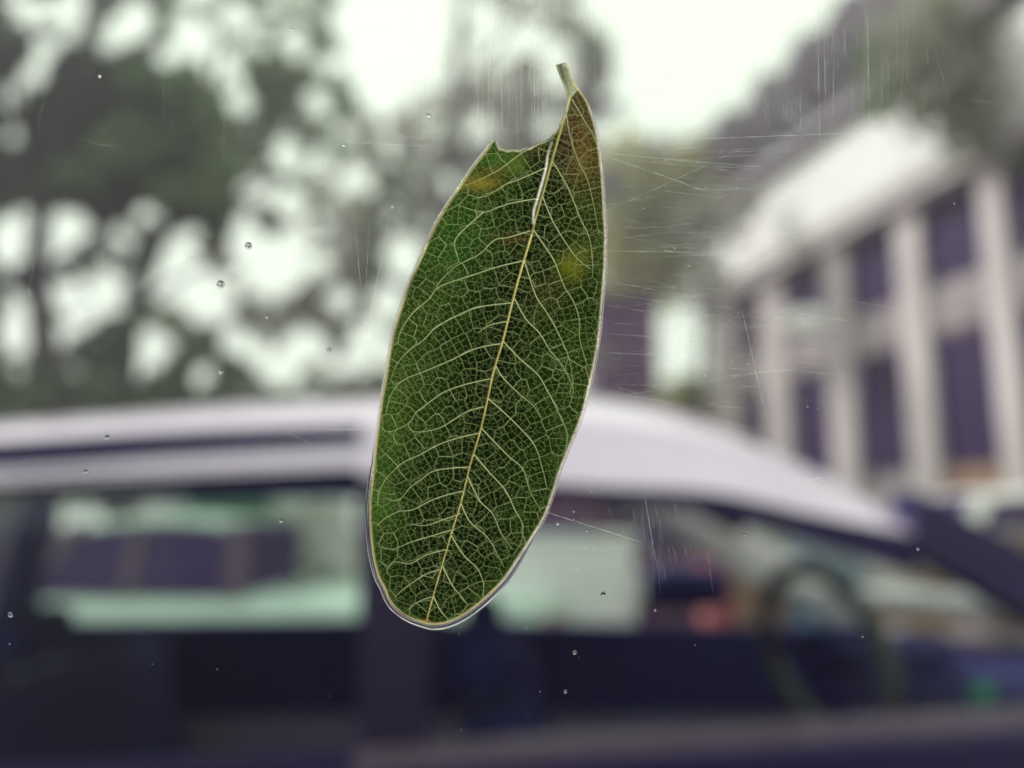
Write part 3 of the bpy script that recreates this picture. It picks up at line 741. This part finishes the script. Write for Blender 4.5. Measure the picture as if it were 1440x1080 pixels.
for a in [(848, 200, 1250, 185, .9), (850, 298, 1040, 230 - 20, .6), (845, 217, 995, 270, 1.1), (845, 215, 1080, 236, 1.0), (845, 353, 1010, 356, .8), (850, 395, 990, 420, .6), (850, 428, 985, 450, .6), (755, 716, 900, 762, 1.1),
          (1040, 420, 1078, 590, .9), (840, 495, 960, 500, .6), (850, 560, 1090, 520, .5), (838, 548, 960, 570, .6), (905, 690, 925, 800, .8), (483, 200, 620, 206, .8), (540, 190, 660, 200, .7), (505, 520, 548, 300, .8),
          (497, 300, 512, 450, .7), (520, 310, 512, 440, .6), (497, 440, 540, 445, .5), (383, 602, 530, 604, .8), (400, 606, 470, 640, .5), (40, 405, 46, 420, .8), (38, 420, 60, 300, .5), (135, 700, 130, 760, .6),
          (1150, 0, 1153, 210, .8), (1160, 40, 1161, 140, .7), (1220, 10, 1224, 200, .6), (690, 0, 686, 160, .9), (703, 0, 706, 190, .8), (750, 20, 752, 170, 1.0), (757, 60, 756, 200, .7), (712, 30, 716, 150, .6), (1075, 100, 1077, 170, .7), (835, 0, 832, 45, .9),
          (620, 0, 624, 110, .5), (455, 100, 458, 300, .5), (228, 0, 230, 170, .4), (318, 60, 314, 230, .4), (1118, 440, 1200, 452, .6), (1180, 420, 1320, 445, .5)]:
    strong.append(scr(*a))
for _ in range(150):      # fine vertical wiper lines, top middle
    x = rnd.gauss(735, 60); y = rnd.uniform(-60, 120); l = rnd.uniform(30, 190); soft.append(scr(x, y, x + rnd.uniform(-4, 4), y + l, rnd.uniform(.3, .9)))
for _ in range(60):
    x = rnd.gauss(1160, 60); y = rnd.uniform(-60, 120); l = rnd.uniform(30, 140); soft.append(scr(x, y, x + rnd.uniform(-4, 4), y + l, rnd.uniform(.3, .8)))
for _ in range(100):      # nearly level ones to the side of the leaf
    x = rnd.uniform(835, 1020); y = rnd.uniform(190, 580); l = rnd.uniform(30, 230); s = rnd.gauss(.02, .12); soft.append(scr(x, y, x + l, y + l * s, rnd.uniform(.3, .8), 2))
for _ in range(70):
    x = rnd.uniform(-20, 1440); y = rnd.uniform(-20, 640); l = rnd.uniform(15, 130); a = rnd.choice([PI / 2, PI / 2, 0]) + rnd.gauss(0, .12)
    soft.append(scr(x, y, x + l * math.cos(a), y + l * math.sin(a), rnd.uniform(.3, .65), 2))
for _ in range(26):
    x = rnd.gauss(925, 35); y = rnd.uniform(690, 770); soft.append(scr(x, y, x + rnd.uniform(2, 12), y + rnd.uniform(20, 90), rnd.uniform(.3, .7), 2))
M_scr = film_mat('scratch_light', (.98, .99, .96), .42); M_scs = film_mat('fine_scratch_light', (.96, .98, .94), .24)
ribbons('scratches', strong, M_scr, .00002); ribbons('fine_scratches', soft, M_scs, .00003)
cm = catmull([(1120, 669), (1133, 671), (1142, 675), (1150, 672), (1160, 674)], 4)
ribbons('chip_mark', [(cm, 2.2), (cm + np.array([3, 4]), 1.4)], M_scr, .00001)
# dust specks
V, Fc = [], []
for i in range(420):
    if i < 170: x, y = rnd.gauss(960, 90), rnd.gauss(330, 140)
    elif i < 240: x, y = rnd.gauss(800, 60), rnd.gauss(740, 60)
    else: x, y = rnd.uniform(0, 1440), rnd.uniform(0, 1080)
    r = rnd.choice([.5, .6, .7, .9, 1.3]); b0 = len(V)
    for k in range(6): V.append(G(x + r * math.cos(k * PI / 3) * rnd.uniform(.7, 1.2), y + r * math.sin(k * PI / 3) * rnd.uniform(.7, 1.2), .00001))
    Fc.append(tuple(range(b0, b0 + 6)))
o = link('dust_specks', mesh_of('dust', V, Fc), gp_, M_scr); o['kind'] = 'stuff'

# water droplets standing on the glass
M_water = glass_mat('water', 1.33)
DR = [(603, 163, 4.5, 'over the sky gap left of the stalk'), (484, 204, 4, 'over grey foliage at the start of a level scratch'), (350, 346, 6.5, 'over the top of a large bright gap'),
      (311, 400, 7, 'under the largest droplet, between two bright gaps'), (376, 446, 3, 'below a bright gap over pale leaves'), (311, 523, 4.5, 'over pale leaves just above the car roof'),
      (463, 492, 4, 'over a pale gap beside the leaf'), (151, 615, 4.5, 'over the dark gutter line of the car roof'), (121, 663, 4.5, 'over the light frame above the rear window'),
      (16, 864, 5, 'over the dark rear pillar of the car'), (396, 732, 4, 'over a pale patch in the rear side window'), (825, 746, 3, 'over the red patch beside the lower leaf'),
      (784, 736, 3.5, 'touching the long thin scratch beside the lower leaf'), (848, 835, 4.5, 'over the white van'), (808, 917, 4, 'over the navy seat below the white van'), (795, 972, 3.5, 'over the dark door below the lower droplet'),
      (1290, 772, 3, 'over the darkened windscreen pillar'), (410, 42, 3.5, 'over pale foliage near the upper picture edge'), (1046, 752, 3, 'over the grey far pillar of the car'), (141, 108, 3, 'over the dark tree crown near the top'),
      (552, 291, 2.6, 'beside the upper left edge of the leaf'), (921, 858, 2.6, 'over the seat top right of the white van')]
for px, py, r, where in DR:
    r = r * .8
    R = r * PX; bm = bmesh.new()
    bmesh.ops.create_uvsphere(bm, u_segments=20, v_segments=12, radius=R)
    for v in bm.verts: v.co.y *= .45
    o = bm_obj('water_droplet', bm, M_water, None, True)
    o.location = LP(px, py, -.46 * R); o.rotation_euler = Rg.to_euler()
    tag(o, ('larger ' if r > 5 else 'tiny ' if r < 2.5 else 'small ') + 'clear droplet on the glass ' + where, 'droplet', 'droplets on the glass')

# ------------------------------------------------------------------ THE LEAF
OUT = [(781, 93), (789, 91), (798, 91), (804.7, 110.5), (814, 124), (825.5, 141), (834, 163), (841, 191), (845.5, 219), (849, 260.5), (851, 302), (852.8, 330), (852, 360), (851.4, 382), (847.5, 429),
       (844.4, 465), (840, 495.5), (832, 534), (825, 565), (816.7, 593), (809, 612), (799, 636), (788, 664), (778.6, 694.4), (769, 722), (755, 747), (741, 769), (726, 791.7), (711, 814), (692, 834), (674, 850),
       (652, 866), (630, 876), (613, 879), (599, 878), (574, 869), (555, 855.5), (545, 841.7), (539.7, 828), (531, 811), (524.4, 786), (521, 761), (519, 733), (519, 705.5), (521.7, 680.5), (524.4, 655.5),
       (527, 628), (531.5, 595), (536, 560), (541.7, 529), (547, 495.5), (554, 462), (563, 431.7), (573, 404), (583, 379), (598, 345.5), (608, 322), (621, 299), (631, 283), (645, 263), (661.7, 238), (681, 213), (690, 200)]
TORN = [(694, 195), (698, 195.5), (700.5, 201), (703, 208), (708, 209), (714, 211), (722, 209.5), (731, 211), (738, 207), (745, 207.5), (751, 203), (759, 199.5), (766, 198), (773, 193), (781, 184), (785, 178), (788, 171.7), (792, 163), (795, 155),
        (798, 141), (796, 134), (793.6, 127), (790, 118), (786.7, 110.5), (783, 101)]
o1 = catmull(OUT, 5)
outline = np.vstack([o1, np.array(TORN, float)])
MID = catmull([(789, 96), (794, 112), (799, 128), (800, 136), (797, 152), (791, 173), (784, 197), (775.5, 227), (767, 258), (759, 285.5), (752, 310.5), (746, 335), (736, 368), (722, 418), (707, 479), (694.4, 520.5), (684.7, 565), (675, 607), (660.5, 655.5), (649, 703),
               (635.5, 747), (621.7, 794), (608, 841.7), (600, 872)], 4)
TEAR = catmull([(776, 201), (770.5, 218), (768, 236), (761, 262), (755, 283), (751, 296), (750, 314)], 5)
SV = [[(773, 196), (736.7, 213), (703, 238), (675.5, 252), (652, 262)], [(767, 236), (731, 252), (709, 260.5), (686.7, 274.4), (665, 280)],
      [(757, 279), (714, 287), (680, 298), (648, 290)], [(680, 298), (648, 327), (639, 344), (645, 366)], [(745, 325), (714, 334), (695, 338), (673, 358), (640, 375), (615, 400)],
      [(735, 367), (700, 375), (664, 387), (619, 402.5), (603, 420.5), (578, 443), (562.5, 468), (560, 484)], [(718, 426), (672, 432), (636, 447), (611, 462), (596, 477.5), (575, 493), (558, 512), (551, 530)],
      [(713, 452), (689, 457), (672, 468)], [(704, 483), (669, 490), (628, 509), (594.5, 523), (567, 534.5), (550, 554), (543, 580)], [(692, 532), (655.5, 540), (625, 551), (603, 566), (586, 579), (573.6, 595.5), (547, 607), (536, 600)],
      [(680, 572), (655.5, 579), (619, 601), (583, 607), (573.6, 595.5)], [(672, 609), (646.7, 615), (619, 624), (591, 639), (566, 651), (544, 672), (533, 692), (531, 711)],
      [(661, 656), (613, 661), (591, 675), (576, 686), (560.5, 703), (541, 700)], [(652, 690), (627, 696), (605, 704), (580, 716.7), (560.5, 719), (541, 729), (530, 740)], [(647, 722), (619, 732), (596.7, 739), (577, 736)],
      [(638, 744), (605, 754), (577, 762.5), (552, 772), (536, 768)], [(629, 772), (600, 780), (577, 792), (555, 790), (545, 800)], [(620, 800), (597, 808), (572, 825), (555, 839)], [(609, 838), (590, 845), (572, 858)],
      [(804, 140), (823, 172), (837, 197), (842, 230)], [(796, 160), (801, 190), (813, 227), (825.5, 252), (834, 285.5), (842, 330)], [(776, 226), (798, 263), (817, 310.5), (827, 330), (832.5, 358), (833, 390)],
      [(762, 274), (778, 313), (800.5, 349), (814, 366), (830, 378)], [(749, 322), (763, 342), (778, 365), (786, 384), (794, 404), (807, 426), (814, 448), (815, 476), (823.6, 507)],
      [(737, 366), (753, 415), (769, 440), (786, 470.5), (800, 504), (806, 540)], [(723.6, 420), (739, 448), (758, 468), (773.6, 493), (789, 512), (805.5, 545.5), (800, 572)],
      [(707, 479), (730.5, 504), (755.5, 526), (769, 548), (783, 576), (797, 609.5), (794, 634)], [(697, 514), (708, 532), (730.5, 554), (750, 570.5), (762, 590)], [(686, 560), (711, 582), (736, 607), (753, 629), (763, 660), (769, 685)],
      [(677, 602), (699, 625), (716, 642), (735.5, 660), (745, 690), (760, 717)], [(665, 637), (688, 664), (710.5, 689), (724, 716.7), (734, 736), (734, 758), (721.7, 780.5)], [(657, 668), (674, 703), (692.5, 722), (705, 750), (720, 772)],
      [(648, 707), (660.5, 733), (683, 753), (694, 769), (708, 797)], [(634, 752), (652, 780.5), (671.7, 800), (680, 822), (678, 838)], [(622, 794), (635.5, 822), (646.7, 836), (658, 850)], [(609, 836), (619, 858), (630, 870)]]
SV = [catmull(s, 6) for s in SV]

gs = .66
gx = np.arange(512, 862, gs); gy = np.arange(84, 888, gs)
GX, GY = np.meshgrid(gx, gy)
def inside(poly, X, Y):
    c = np.zeros(X.shape, bool); n = len(poly)
    for i in range(n):
        x0, y0 = poly[i]; x1, y1 = poly[(i + 1) % n]
        if y0 == y1: continue
        m = ((y0 > Y) != (y1 > Y)) & (X < (x1 - x0) * (Y - y0) / (y1 - y0) + x0)
        c ^= m
    return c
def splat(field, p, q, r, prof, amp=1.0, idf=None, idv=0):
    """largest of prof(distance to segment) into field"""
    x0, x1 = min(p[0], q[0]) - r, max(p[0], q[0]) + r; y0, y1 = min(p[1], q[1]) - r, max(p[1], q[1]) + r
    i0 = max(0, int((x0 - gx[0]) / gs)); i1 = min(len(gx), int((x1 - gx[0]) / gs) + 2)
    j0 = max(0, int((y0 - gy[0]) / gs)); j1 = min(len(gy), int((y1 - gy[0]) / gs) + 2)
    if i1 <= i0 or j1 <= j0: return
    X = GX[j0:j1, i0:i1]; Y = GY[j0:j1, i0:i1]
    dx, dy = q[0] - p[0], q[1] - p[1]; l2 = dx * dx + dy * dy + 1e-9
    t = np.clip(((X - p[0]) * dx + (Y - p[1]) * dy) / l2, 0, 1)
    d = np.hypot(X - p[0] - t * dx, Y - p[1] - t * dy)
    v = amp * prof(d)
    s = field[j0:j1, i0:i1]
    if idf is not None:
        m = (v > s) & (v > .0); idf[j0:j1, i0:i1][m] = idv
    np.maximum(s, v, out=s)
def bump(w): return lambda d: np.clip(1.25 - d / w, 0, 1) ** 1.0 if False else np.exp(-(d / w) ** 2 * 1.1)
ins = inside(outline, GX, GY)
# distance to the outline and to the midrib (coarse upper bounds are enough)
def dist_field(poly, R, closed):
    f = np.zeros(GX.shape); n = len(poly)
    for i in range(n if closed else n - 1):
        splat(f, poly[i], poly[(i + 1) % n], R, lambda d: np.clip(R - d, 0, None))
    return R - f
D_out = dist_field(outline[::1], 14, True)
D_mid = dist_field(MID, 60, False)
# --- vein hierarchy: Voronoi cells whose sites are mirrored about the higher veins
def inpoly_pts(pts): return inside(outline, pts[:, 0], pts[:, 1])
def resample(c, s):
    c = np.array(c); seg = np.hypot(*np.diff(c, axis=0).T); L_ = np.concatenate([[0], np.cumsum(seg)])
    k = max(1, int(L_[-1] / s)); t = (np.arange(k) + .5) * L_[-1] / k
    return np.stack([np.interp(t, L_, c[:, 0]), np.interp(t, L_, c[:, 1])], 1), np.interp(t, L_, np.arange(len(c)))
def voronoi(curves, spacing, off, jit):
    cell = spacing * .8; grid = {}; pts = []
    def near(x, y, r):
        i, j = int(x // cell), int(y // cell); k = int(r // cell) + 1
        for a in range(i - k, i + k + 1):
            for b in range(j - k, j + k + 1):
                for (u, v) in grid.get((a, b), ()):
                    if (u - x) ** 2 + (v - y) ** 2 < r * r: return True
        return False
    def add(x, y): pts.append((x, y)); grid.setdefault((int(x // cell), int(y // cell)), []).append((x, y))
    for c in curves:
        c = np.array(c); p, idx = resample(c, spacing * .8)
        for (x, y), ii in zip(p, idx):
            i = min(int(ii), len(c) - 2); t = c[i + 1] - c[i]; t = t / (np.linalg.norm(t) + 1e-9); n = np.array([-t[1], t[0]])
            j = rnd.uniform(-jit, jit); o_ = off * rnd.uniform(.85, 1.15)
            for s in (1, -1):
                x2, y2 = x + n[0] * o_ * s + t[0] * j, y + n[1] * o_ * s + t[1] * j
                if not near(x2, y2, spacing * .42): add(x2, y2)
    tries = int(350 * 800 / spacing ** 2 * 9)
    U = rs.rand(tries, 2) * np.array([350, 810]) + np.array([512, 82])
    D = inside(BIG, U[:, 0], U[:, 1])
    for x, y in U[D]:
        if not near(x, y, spacing * .72): add(x, y)
    vs2 = [Vector(p) for p in pts]
    vo, eo, fo, *_ = delaunay_2d_cdt(vs2, [], [], 0, 1e-6)
    co = np.array([tuple(v) for v in vo]); tri = np.array([f for f in fo if len(f) == 3])
    A, B, C = co[tri[:, 0]], co[tri[:, 1]], co[tri[:, 2]]
    d = 2 * (A[:, 0] * (B[:, 1] - C[:, 1]) + B[:, 0] * (C[:, 1] - A[:, 1]) + C[:, 0] * (A[:, 1] - B[:, 1])); d[np.abs(d) < 1e-9] = 1e-9
    a2, b2, c2 = (A ** 2).sum(1), (B ** 2).sum(1), (C ** 2).sum(1)
    cc = np.stack([(a2 * (B[:, 1] - C[:, 1]) + b2 * (C[:, 1] - A[:, 1]) + c2 * (A[:, 1] - B[:, 1])) / d, (a2 * (C[:, 0] - B[:, 0]) + b2 * (A[:, 0] - C[:, 0]) + c2 * (B[:, 0] - A[:, 0])) / d], 1)
    em = {}; E = []
    for k, t in enumerate(tri):
        for a, b in ((t[0], t[1]), (t[1], t[2]), (t[2], t[0])):
            key = (min(a, b), max(a, b))
            if key in em: E.append((em[key], k))
            else: em[key] = k
    segs = []
    for a, b in E:
        p, q = cc[a], cc[b]; l = np.hypot(*(p - q))
        if .3 < l < spacing * 2.2: segs.append((p, q))
    return segs
cen = outline.mean(0)
BIG = outline + (outline - cen) / (np.linalg.norm(outline - cen, axis=1)[:, None] + 1e-6) * 10
S2 = voronoi([MID] + SV, 25, 11, 4)
S3 = voronoi([MID] + SV + [np.array(s) for s in S2], 9.2, 4.2, 1.2)
vein = np.zeros(GX.shape); ids = np.zeros(GX.shape, int); hgt = np.zeros(GX.shape)
def wob(p, q, k=1.0):
    m = (p + q) / 2 + rs.randn(2) * k; return [(p, m), (m, q)]
for p, q in S3:
    if rs.rand() < .14: 
        q = p + (q - p) * rs.uniform(.3, .6)
    for a, b in wob(p, q, .35): splat(vein, a, b, 3, bump(.56), rs.uniform(.42, .72))
    if rs.rand() < .55:    # blind veinlet ending inside a mesh
        m = (p + q) / 2; n = np.array([-(q - p)[1], (q - p)[0]]); n /= np.linalg.norm(n) + 1e-9
        splat(vein, m, m + n * rs.uniform(2, 4.5) * rs.choice([-1, 1]) + rs.randn(2) * .8, 3, bump(.62), rs.uniform(.34, .55))
for p, q in S2:
    am = rs.uniform(.52, .80)
    for a, b in wob(p, q, .9): splat(vein, a, b, 4, bump(.78), am)
for k, c in enumerate(SV):
    n = len(c)
    for i in range(n - 1):
        u = i / n; splat(vein, c[i], c[i + 1], 5, bump(1.1 - .4 * u), 1.02 - .30 * u, ids, 2 + k)
SVid = ids.copy()
# only the core of a side vein is cut out as its own part
mid_f = np.zeros(GX.shape); n = len(MID)
for i in range(n - 1):
    u = i / n; w = 3.0 - 1.8 * min(1, u * 1.25)
    if u < .14: w = 3.4
    splat(mid_f, MID[i], MID[i + 1], 10, lambda d, w=w: np.clip(1.35 - d / w, 0, 1), 1.0)
sv_f = np.zeros(GX.shape)
for c in SV:
    for i in range(len(c) - 1): splat(sv_f, c[i], c[i + 1], 4, lambda d: np.clip(1.3 - d / 1.3, 0, 1))
tear_f = np.zeros(GX.shape)
for i in range(len(TEAR) - 1): splat(tear_f, TEAR[i], TEAR[i + 1], 5, lambda d: np.clip(1.35 - d / 1.9, 0, 1))
stalk = inside(np.array([(778, 88), (800, 88), (808, 112), (816, 124), (808, 132), (802, 140), (797, 152), (795, 152), (797, 140), (792, 126), (784, 108)]), GX, GY) & ins
# side tone: noise from smooth random bumps
def smooth_noise(nb, r0, r1, seed):
    r_ = np.random.RandomState(seed); f = np.zeros(GX.shape)
    for _ in range(nb):
        cx, cy = r_.uniform(510, 860), r_.uniform(85, 885); r = r_.uniform(r0, r1)
        f += r_.choice([-1, 1]) * np.exp(-((GX - cx) ** 2 + (GY - cy) ** 2) / r ** 2)
    return f
n1 = smooth_noise(90, 18, 55, 3); n2 = smooth_noise(220, 6, 16, 5)
midx = np.interp(GY, MID[:, 1], MID[:, 0]); side = GX - midx         # negative on the left half
dark = np.array([.0040, .0080, .0032]); grn = np.array([.046, .086, .012]); oliv = np.array([.052, .105, .014])
# thickness: the blade is thickest at the midrib and thins to the margin
edge = np.clip((np.abs(side)) / np.where(side < 0, 120, 95), 0, 1)
thin = np.clip((edge - .15) * (np.where(side < 0, .72, .34)) + .13 * n1 * .5, 0, 1)
thin = thin * np.where(D_mid < 16, np.clip((D_mid - 2) / 14, 0, 1), 1)
thin = np.clip(thin * (1 + .34 * n2), 0, 1)
col = dark[None, None] * (1 - thin[..., None]) + grn[None, None] * thin[..., None]
rim = np.exp(-(D_out / 8.0) ** 2) * .8; col = col * (1 - rim[..., None]) + oliv * rim[..., None]
def patch(cx, cy, rx, ry, c, a):
    global col
    w = a * np.exp(-(((GX - cx) / rx) ** 2 + ((GY - cy) / ry) ** 2))[..., None] * np.clip(1 + .5 * n2[..., None], .2, 1.4); w = np.clip(w, 0, 1)
    col = col * (1 - w) + np.array(c) * w
patch(815, 175, 22, 55, (.11, .055, .022), .9); patch(818, 225, 16, 40, (.16, .10, .02), .7); patch(800, 200, 12, 40, (.06, .022, .02), .8)
patch(752, 208, 30, 14, (.07, .035, .02), .85); patch(676, 258, 24, 10, (.32, .22, .02), .9); patch(700, 240, 22, 8, (.20, .12, .02), .6)
patch(728, 232, 14, 16, (.14, .22, .03), .8); patch(700, 225, 20, 14, (.07, .2, .02), .6); patch(800, 378, 16, 18, (.24, .24, .01), .85); patch(815, 362, 18, 20, (.16, .15, .01), .6)
patch(770, 415, 22, 26, (.07, .05, .02), .5); patch(722, 335, 26, 8, (.09, .045, .02), .7); patch(836, 260, 10, 50, (.10, .06, .02), .5); patch(822, 290, 20, 20, (.05, .09, .01), .4)
patch(599, 875, 5, 4, (.5, .08, .03), .9); patch(535, 700, 24, 60, (.06, .15, .02), .45); patch(548, 590, 20, 60, (.06, .13, .015), .45); patch(640, 350, 40, 50, (.02, .13, .02), .4); patch(560, 480, 20, 50, (.05, .11, .012), .4); patch(800, 640, 20, 70, (.03, .09, .01), .4)
VC1 = np.array([.74, .78, .44]); VC2 = np.array([.19, .27, .075])
lv = vein[..., None]
cm_ = VC2 * np.clip(.75 + .5 * thin[..., None], 0, 1.3) * (1 - np.clip((lv - .5) / .4, 0, 1)) + VC1 * np.clip((lv - .5) / .4, 0, 1)
warm = np.exp(-(((GX - 815) / 40) ** 2 + ((GY - 200) / 80) ** 2))[..., None] * .6
cm_ = cm_ * (1 - warm) + np.array([.40, .32, .14]) * warm
col = col * (1 - np.clip(lv * 1.15, 0, 1)) + cm_ * np.clip(lv * 1.15, 0, 1)
mf = np.clip(mid_f, 0, 1)[..., None] * np.clip(1 - .0 * lv, 0, 1)
mcol = np.array([.98, .82, .30]) * np.clip(1.0 - .08 * ((GY - 250) / 620), .5, 1)[..., None]
mcol = np.where((GY < 330)[..., None], np.array([.55, .50, .17]), mcol)
core = np.clip(mid_f * 1.7 - .25, 0, 1)[..., None]
col = col * (1 - mf) + (mcol * core + np.array([.05, .05, .01]) * (1 - core)) * mf
sc_ = np.clip(.8 + .4 * (GX - 795) / 14, .6, 1.2)[..., None]
fade = np.clip((150 - GY) / 18, 0, 1)[..., None] * stalk[..., None]
col = col * (1 - fade) + np.array([.38, .42, .25]) * sc_ * fade
top = np.clip((97 - GY) / 5, 0, 1)[..., None] * stalk[..., None]; col = col * (1 - top) + np.array([.5, .55, .4]) * top
tf = np.clip(tear_f * (.8 + .35 * n2), 0, 1)[..., None]; col = col * (1 - tf) + np.array([1.3, 1.22, 1.1]) * tf  # slit is not open; sky light through it painted near white
mg = np.clip(1.7 - D_out / 2.7, 0, 1)[..., None]
mgc = np.where((GX > 700)[..., None] & (GY > 150)[..., None], np.array([.95, .78, .66]), np.array([.85, .70, .38]))
torn_top = ((GY < 215) & (GX < 798) & (GX > 690))[..., None]
mgc = np.where(torn_top, np.array([.75, .72, .52]), mgc)
mgc = mgc * np.clip(.8 + .35 * n2, .3, 1.2)[..., None]
col = col * (1 - mg) + mgc * mg
col = np.clip(col, 0, .98)
# relief: raised veins, quilted meshes, a slow wave and a curled margin
hgt = .10e-3 * np.clip(vein, 0, 1) + .09e-3 * np.clip(mid_f, 0, 1) + .5e-3 * stalk * np.clip((150 - GY) / 30, 0, 1) * np.sqrt(np.clip(1 - ((GX - np.interp(GY, MID[:, 1], MID[:, 0])) / 9.5) ** 2, 0, 1)) + .05e-3 * n1 + .06e-3
# split the sheet into the leaf's parts
pidx = np.zeros(GX.shape, int)                            # 0 blade
pidx[(sv_f > .35)] = SVid[(sv_f > .35)]
pidx[(D_out < 2.2)] = 900
pidx[mid_f > .35] = 901
pidx[(tear_f > .35)] = 903
pidx[stalk] = 902
ny_, nx_ = GX.shape
c00 = ins[:-1, :-1] & ins[1:, :-1] & ins[:-1, 1:] & ins[1:, 1:]
fid = pidx[:-1, :-1]
jj, ii = np.nonzero(c00)
fpart = fid[jj, ii]
base = np.array(LP(0, 0)) ; 
rt, fwv, upv = np.array(RT), np.array(FW), np.array(UP)
lc = LP(685, 480)                                          # leaf origin
leaf = empty('leaf', lc); leaf.rotation_euler = Rg.to_euler()
tag(leaf, 'long green leaf with pale veins and torn top, stuck upright on the glass', 'leaf')
M_leaf = bpy.data.materials.new('leaf_tissue'); M_leaf.use_nodes = True
t = M_leaf.node_tree; t.nodes.clear()
o_ = t.nodes.new('ShaderNodeOutputMaterial'); at = t.nodes.new('ShaderNodeAttribute'); at.attribute_name = 'tissue'
tl = t.nodes.new('ShaderNodeBsdfTranslucent'); df = t.nodes.new('ShaderNodeBsdfDiffuse'); gl = t.nodes.new('ShaderNodeBsdfGlossy'); gl.inputs['Roughness'].default_value = .35
m1 = t.nodes.new('ShaderNodeMixShader'); m1.inputs[0].default_value = .12; m2 = t.nodes.new('ShaderNodeMixShader'); m2.inputs[0].default_value = .03
k = t.links.new
k(at.outputs['Color'], tl.inputs['Color']); k(at.outputs['Color'], df.inputs['Color']); k(tl.outputs[0], m1.inputs[1]); k(df.outputs[0], m1.inputs[2]); k(m1.outputs[0], m2.inputs[1]); k(gl.outputs[0], m2.inputs[2]); k(m2.outputs[0], o_.inputs['Surface'])
def cut_part(name, mask, label=None, parent=leaf):
    j, i = jj[mask], ii[mask]
    if len(j) == 0: return None
    q = np.stack([j * nx_ + i, (j + 1) * nx_ + i, (j + 1) * nx_ + i + 1, j * nx_ + i + 1], 1)
    u, inv = np.unique(q.ravel(), return_inverse=True)
    X = GX.ravel()[u]; Y = GY.ravel()[u]; H = hgt.ravel()[u]
    V = np.stack([(X - 685) * PX, -H, (480 - Y) * PX], 1)
    me = bpy.data.meshes.new(name)
    me.vertices.add(len(V)); me.vertices.foreach_set('co', V.ravel())
    me.loops.add(q.size); me.loops.foreach_set('vertex_index', inv.ravel().astype(np.int32))
    me.polygons.add(len(q)); me.polygons.foreach_set('loop_start', np.arange(len(q), dtype=np.int32) * 4)
    me.update(calc_edges=True)
    ca = me.color_attributes.new('tissue', 'FLOAT_COLOR', 'POINT')
    C4 = np.ones((len(u), 4)); C4[:, :3] = col.reshape(-1, 3)[u]; ca.data.foreach_set('color', C4.ravel())
    o = link(name, me, parent, M_leaf, True)
    if label: o['label'] = label
    return o
cut_part('blade', fpart == 0)
cut_part('leaf_margin', fpart == 900, 'thin cream edge of the leaf')
cut_part('midrib', fpart == 901, 'yellow middle rib')
cut_part('stalk', fpart == 902, 'short grey-green cut stalk')
cut_part('torn_slit', fpart == 903, 'torn slit along the upper midrib, its sky light painted white')
for k_ in range(len(SV)): cut_part('side_vein', fpart == 2 + k_)

# bead of water held round the leaf's edge
wb = []; rad = []
for i in range(0, len(o1), 2):
    p = o1[i]; t_ = o1[min(i + 2, len(o1) - 1)] - o1[max(i - 2, 0)]; t_ /= np.linalg.norm(t_) + 1e-9
    nrm = np.array([t_[1], -t_[0]])
    if (p + nrm * 4 - cen) @ nrm < (p - nrm * 4 - cen) @ nrm: nrm = -nrm
    x, y = p
    if y < 150: w = 0
    elif x > 700 and y < 760: w = .7
    elif y >= 760 and x > 600: w = 3.4 * min(1, .45 + (y - 760) / 60)
    elif y > 840: w = 2.6
    elif x < 620 and y > 655: w = 2.7 * min(1, .45 + (y - 655) / 30)
    else: w = .8
    if w == 0: continue
    q = p + nrm * (w * .9 + .3)
    wb.append((float((q[0] - 685) * PX), -.0001, float((480 - q[1]) * PX))); rad.append(w * PX)
rad = [sum(rad[max(0, i - 3):i + 4]) / len(rad[max(0, i - 3):i + 4]) for i in range(len(rad))]
wr = tube('water_bead', wb, rad, M_water, None, 12)
wr.location = lc; wr.rotation_euler = Rg.to_euler()
tag(wr, 'thin bead of clear water clinging along the rim of the leaf', 'water')

# ------------------------------------------------------------------ lens glare, imitated by an added lilac volume
hz = bpy.data.materials.new('glare_haze'); hz.use_nodes = True; t = hz.node_tree; t.nodes.clear()
o_ = t.nodes.new('ShaderNodeOutputMaterial'); pv = t.nodes.new('ShaderNodeVolumePrincipled'); pv.inputs['Color'].default_value = (.93, .82, .99, 1); pv.inputs['Density'].default_value = .0095; pv.inputs['Anisotropy'].default_value = .2
t.links.new(pv.outputs[0], o_.inputs['Volume'])
tag(box('glare_haze', (0, 18, 6.5), (130, 60, 15), hz), kind='stuff')
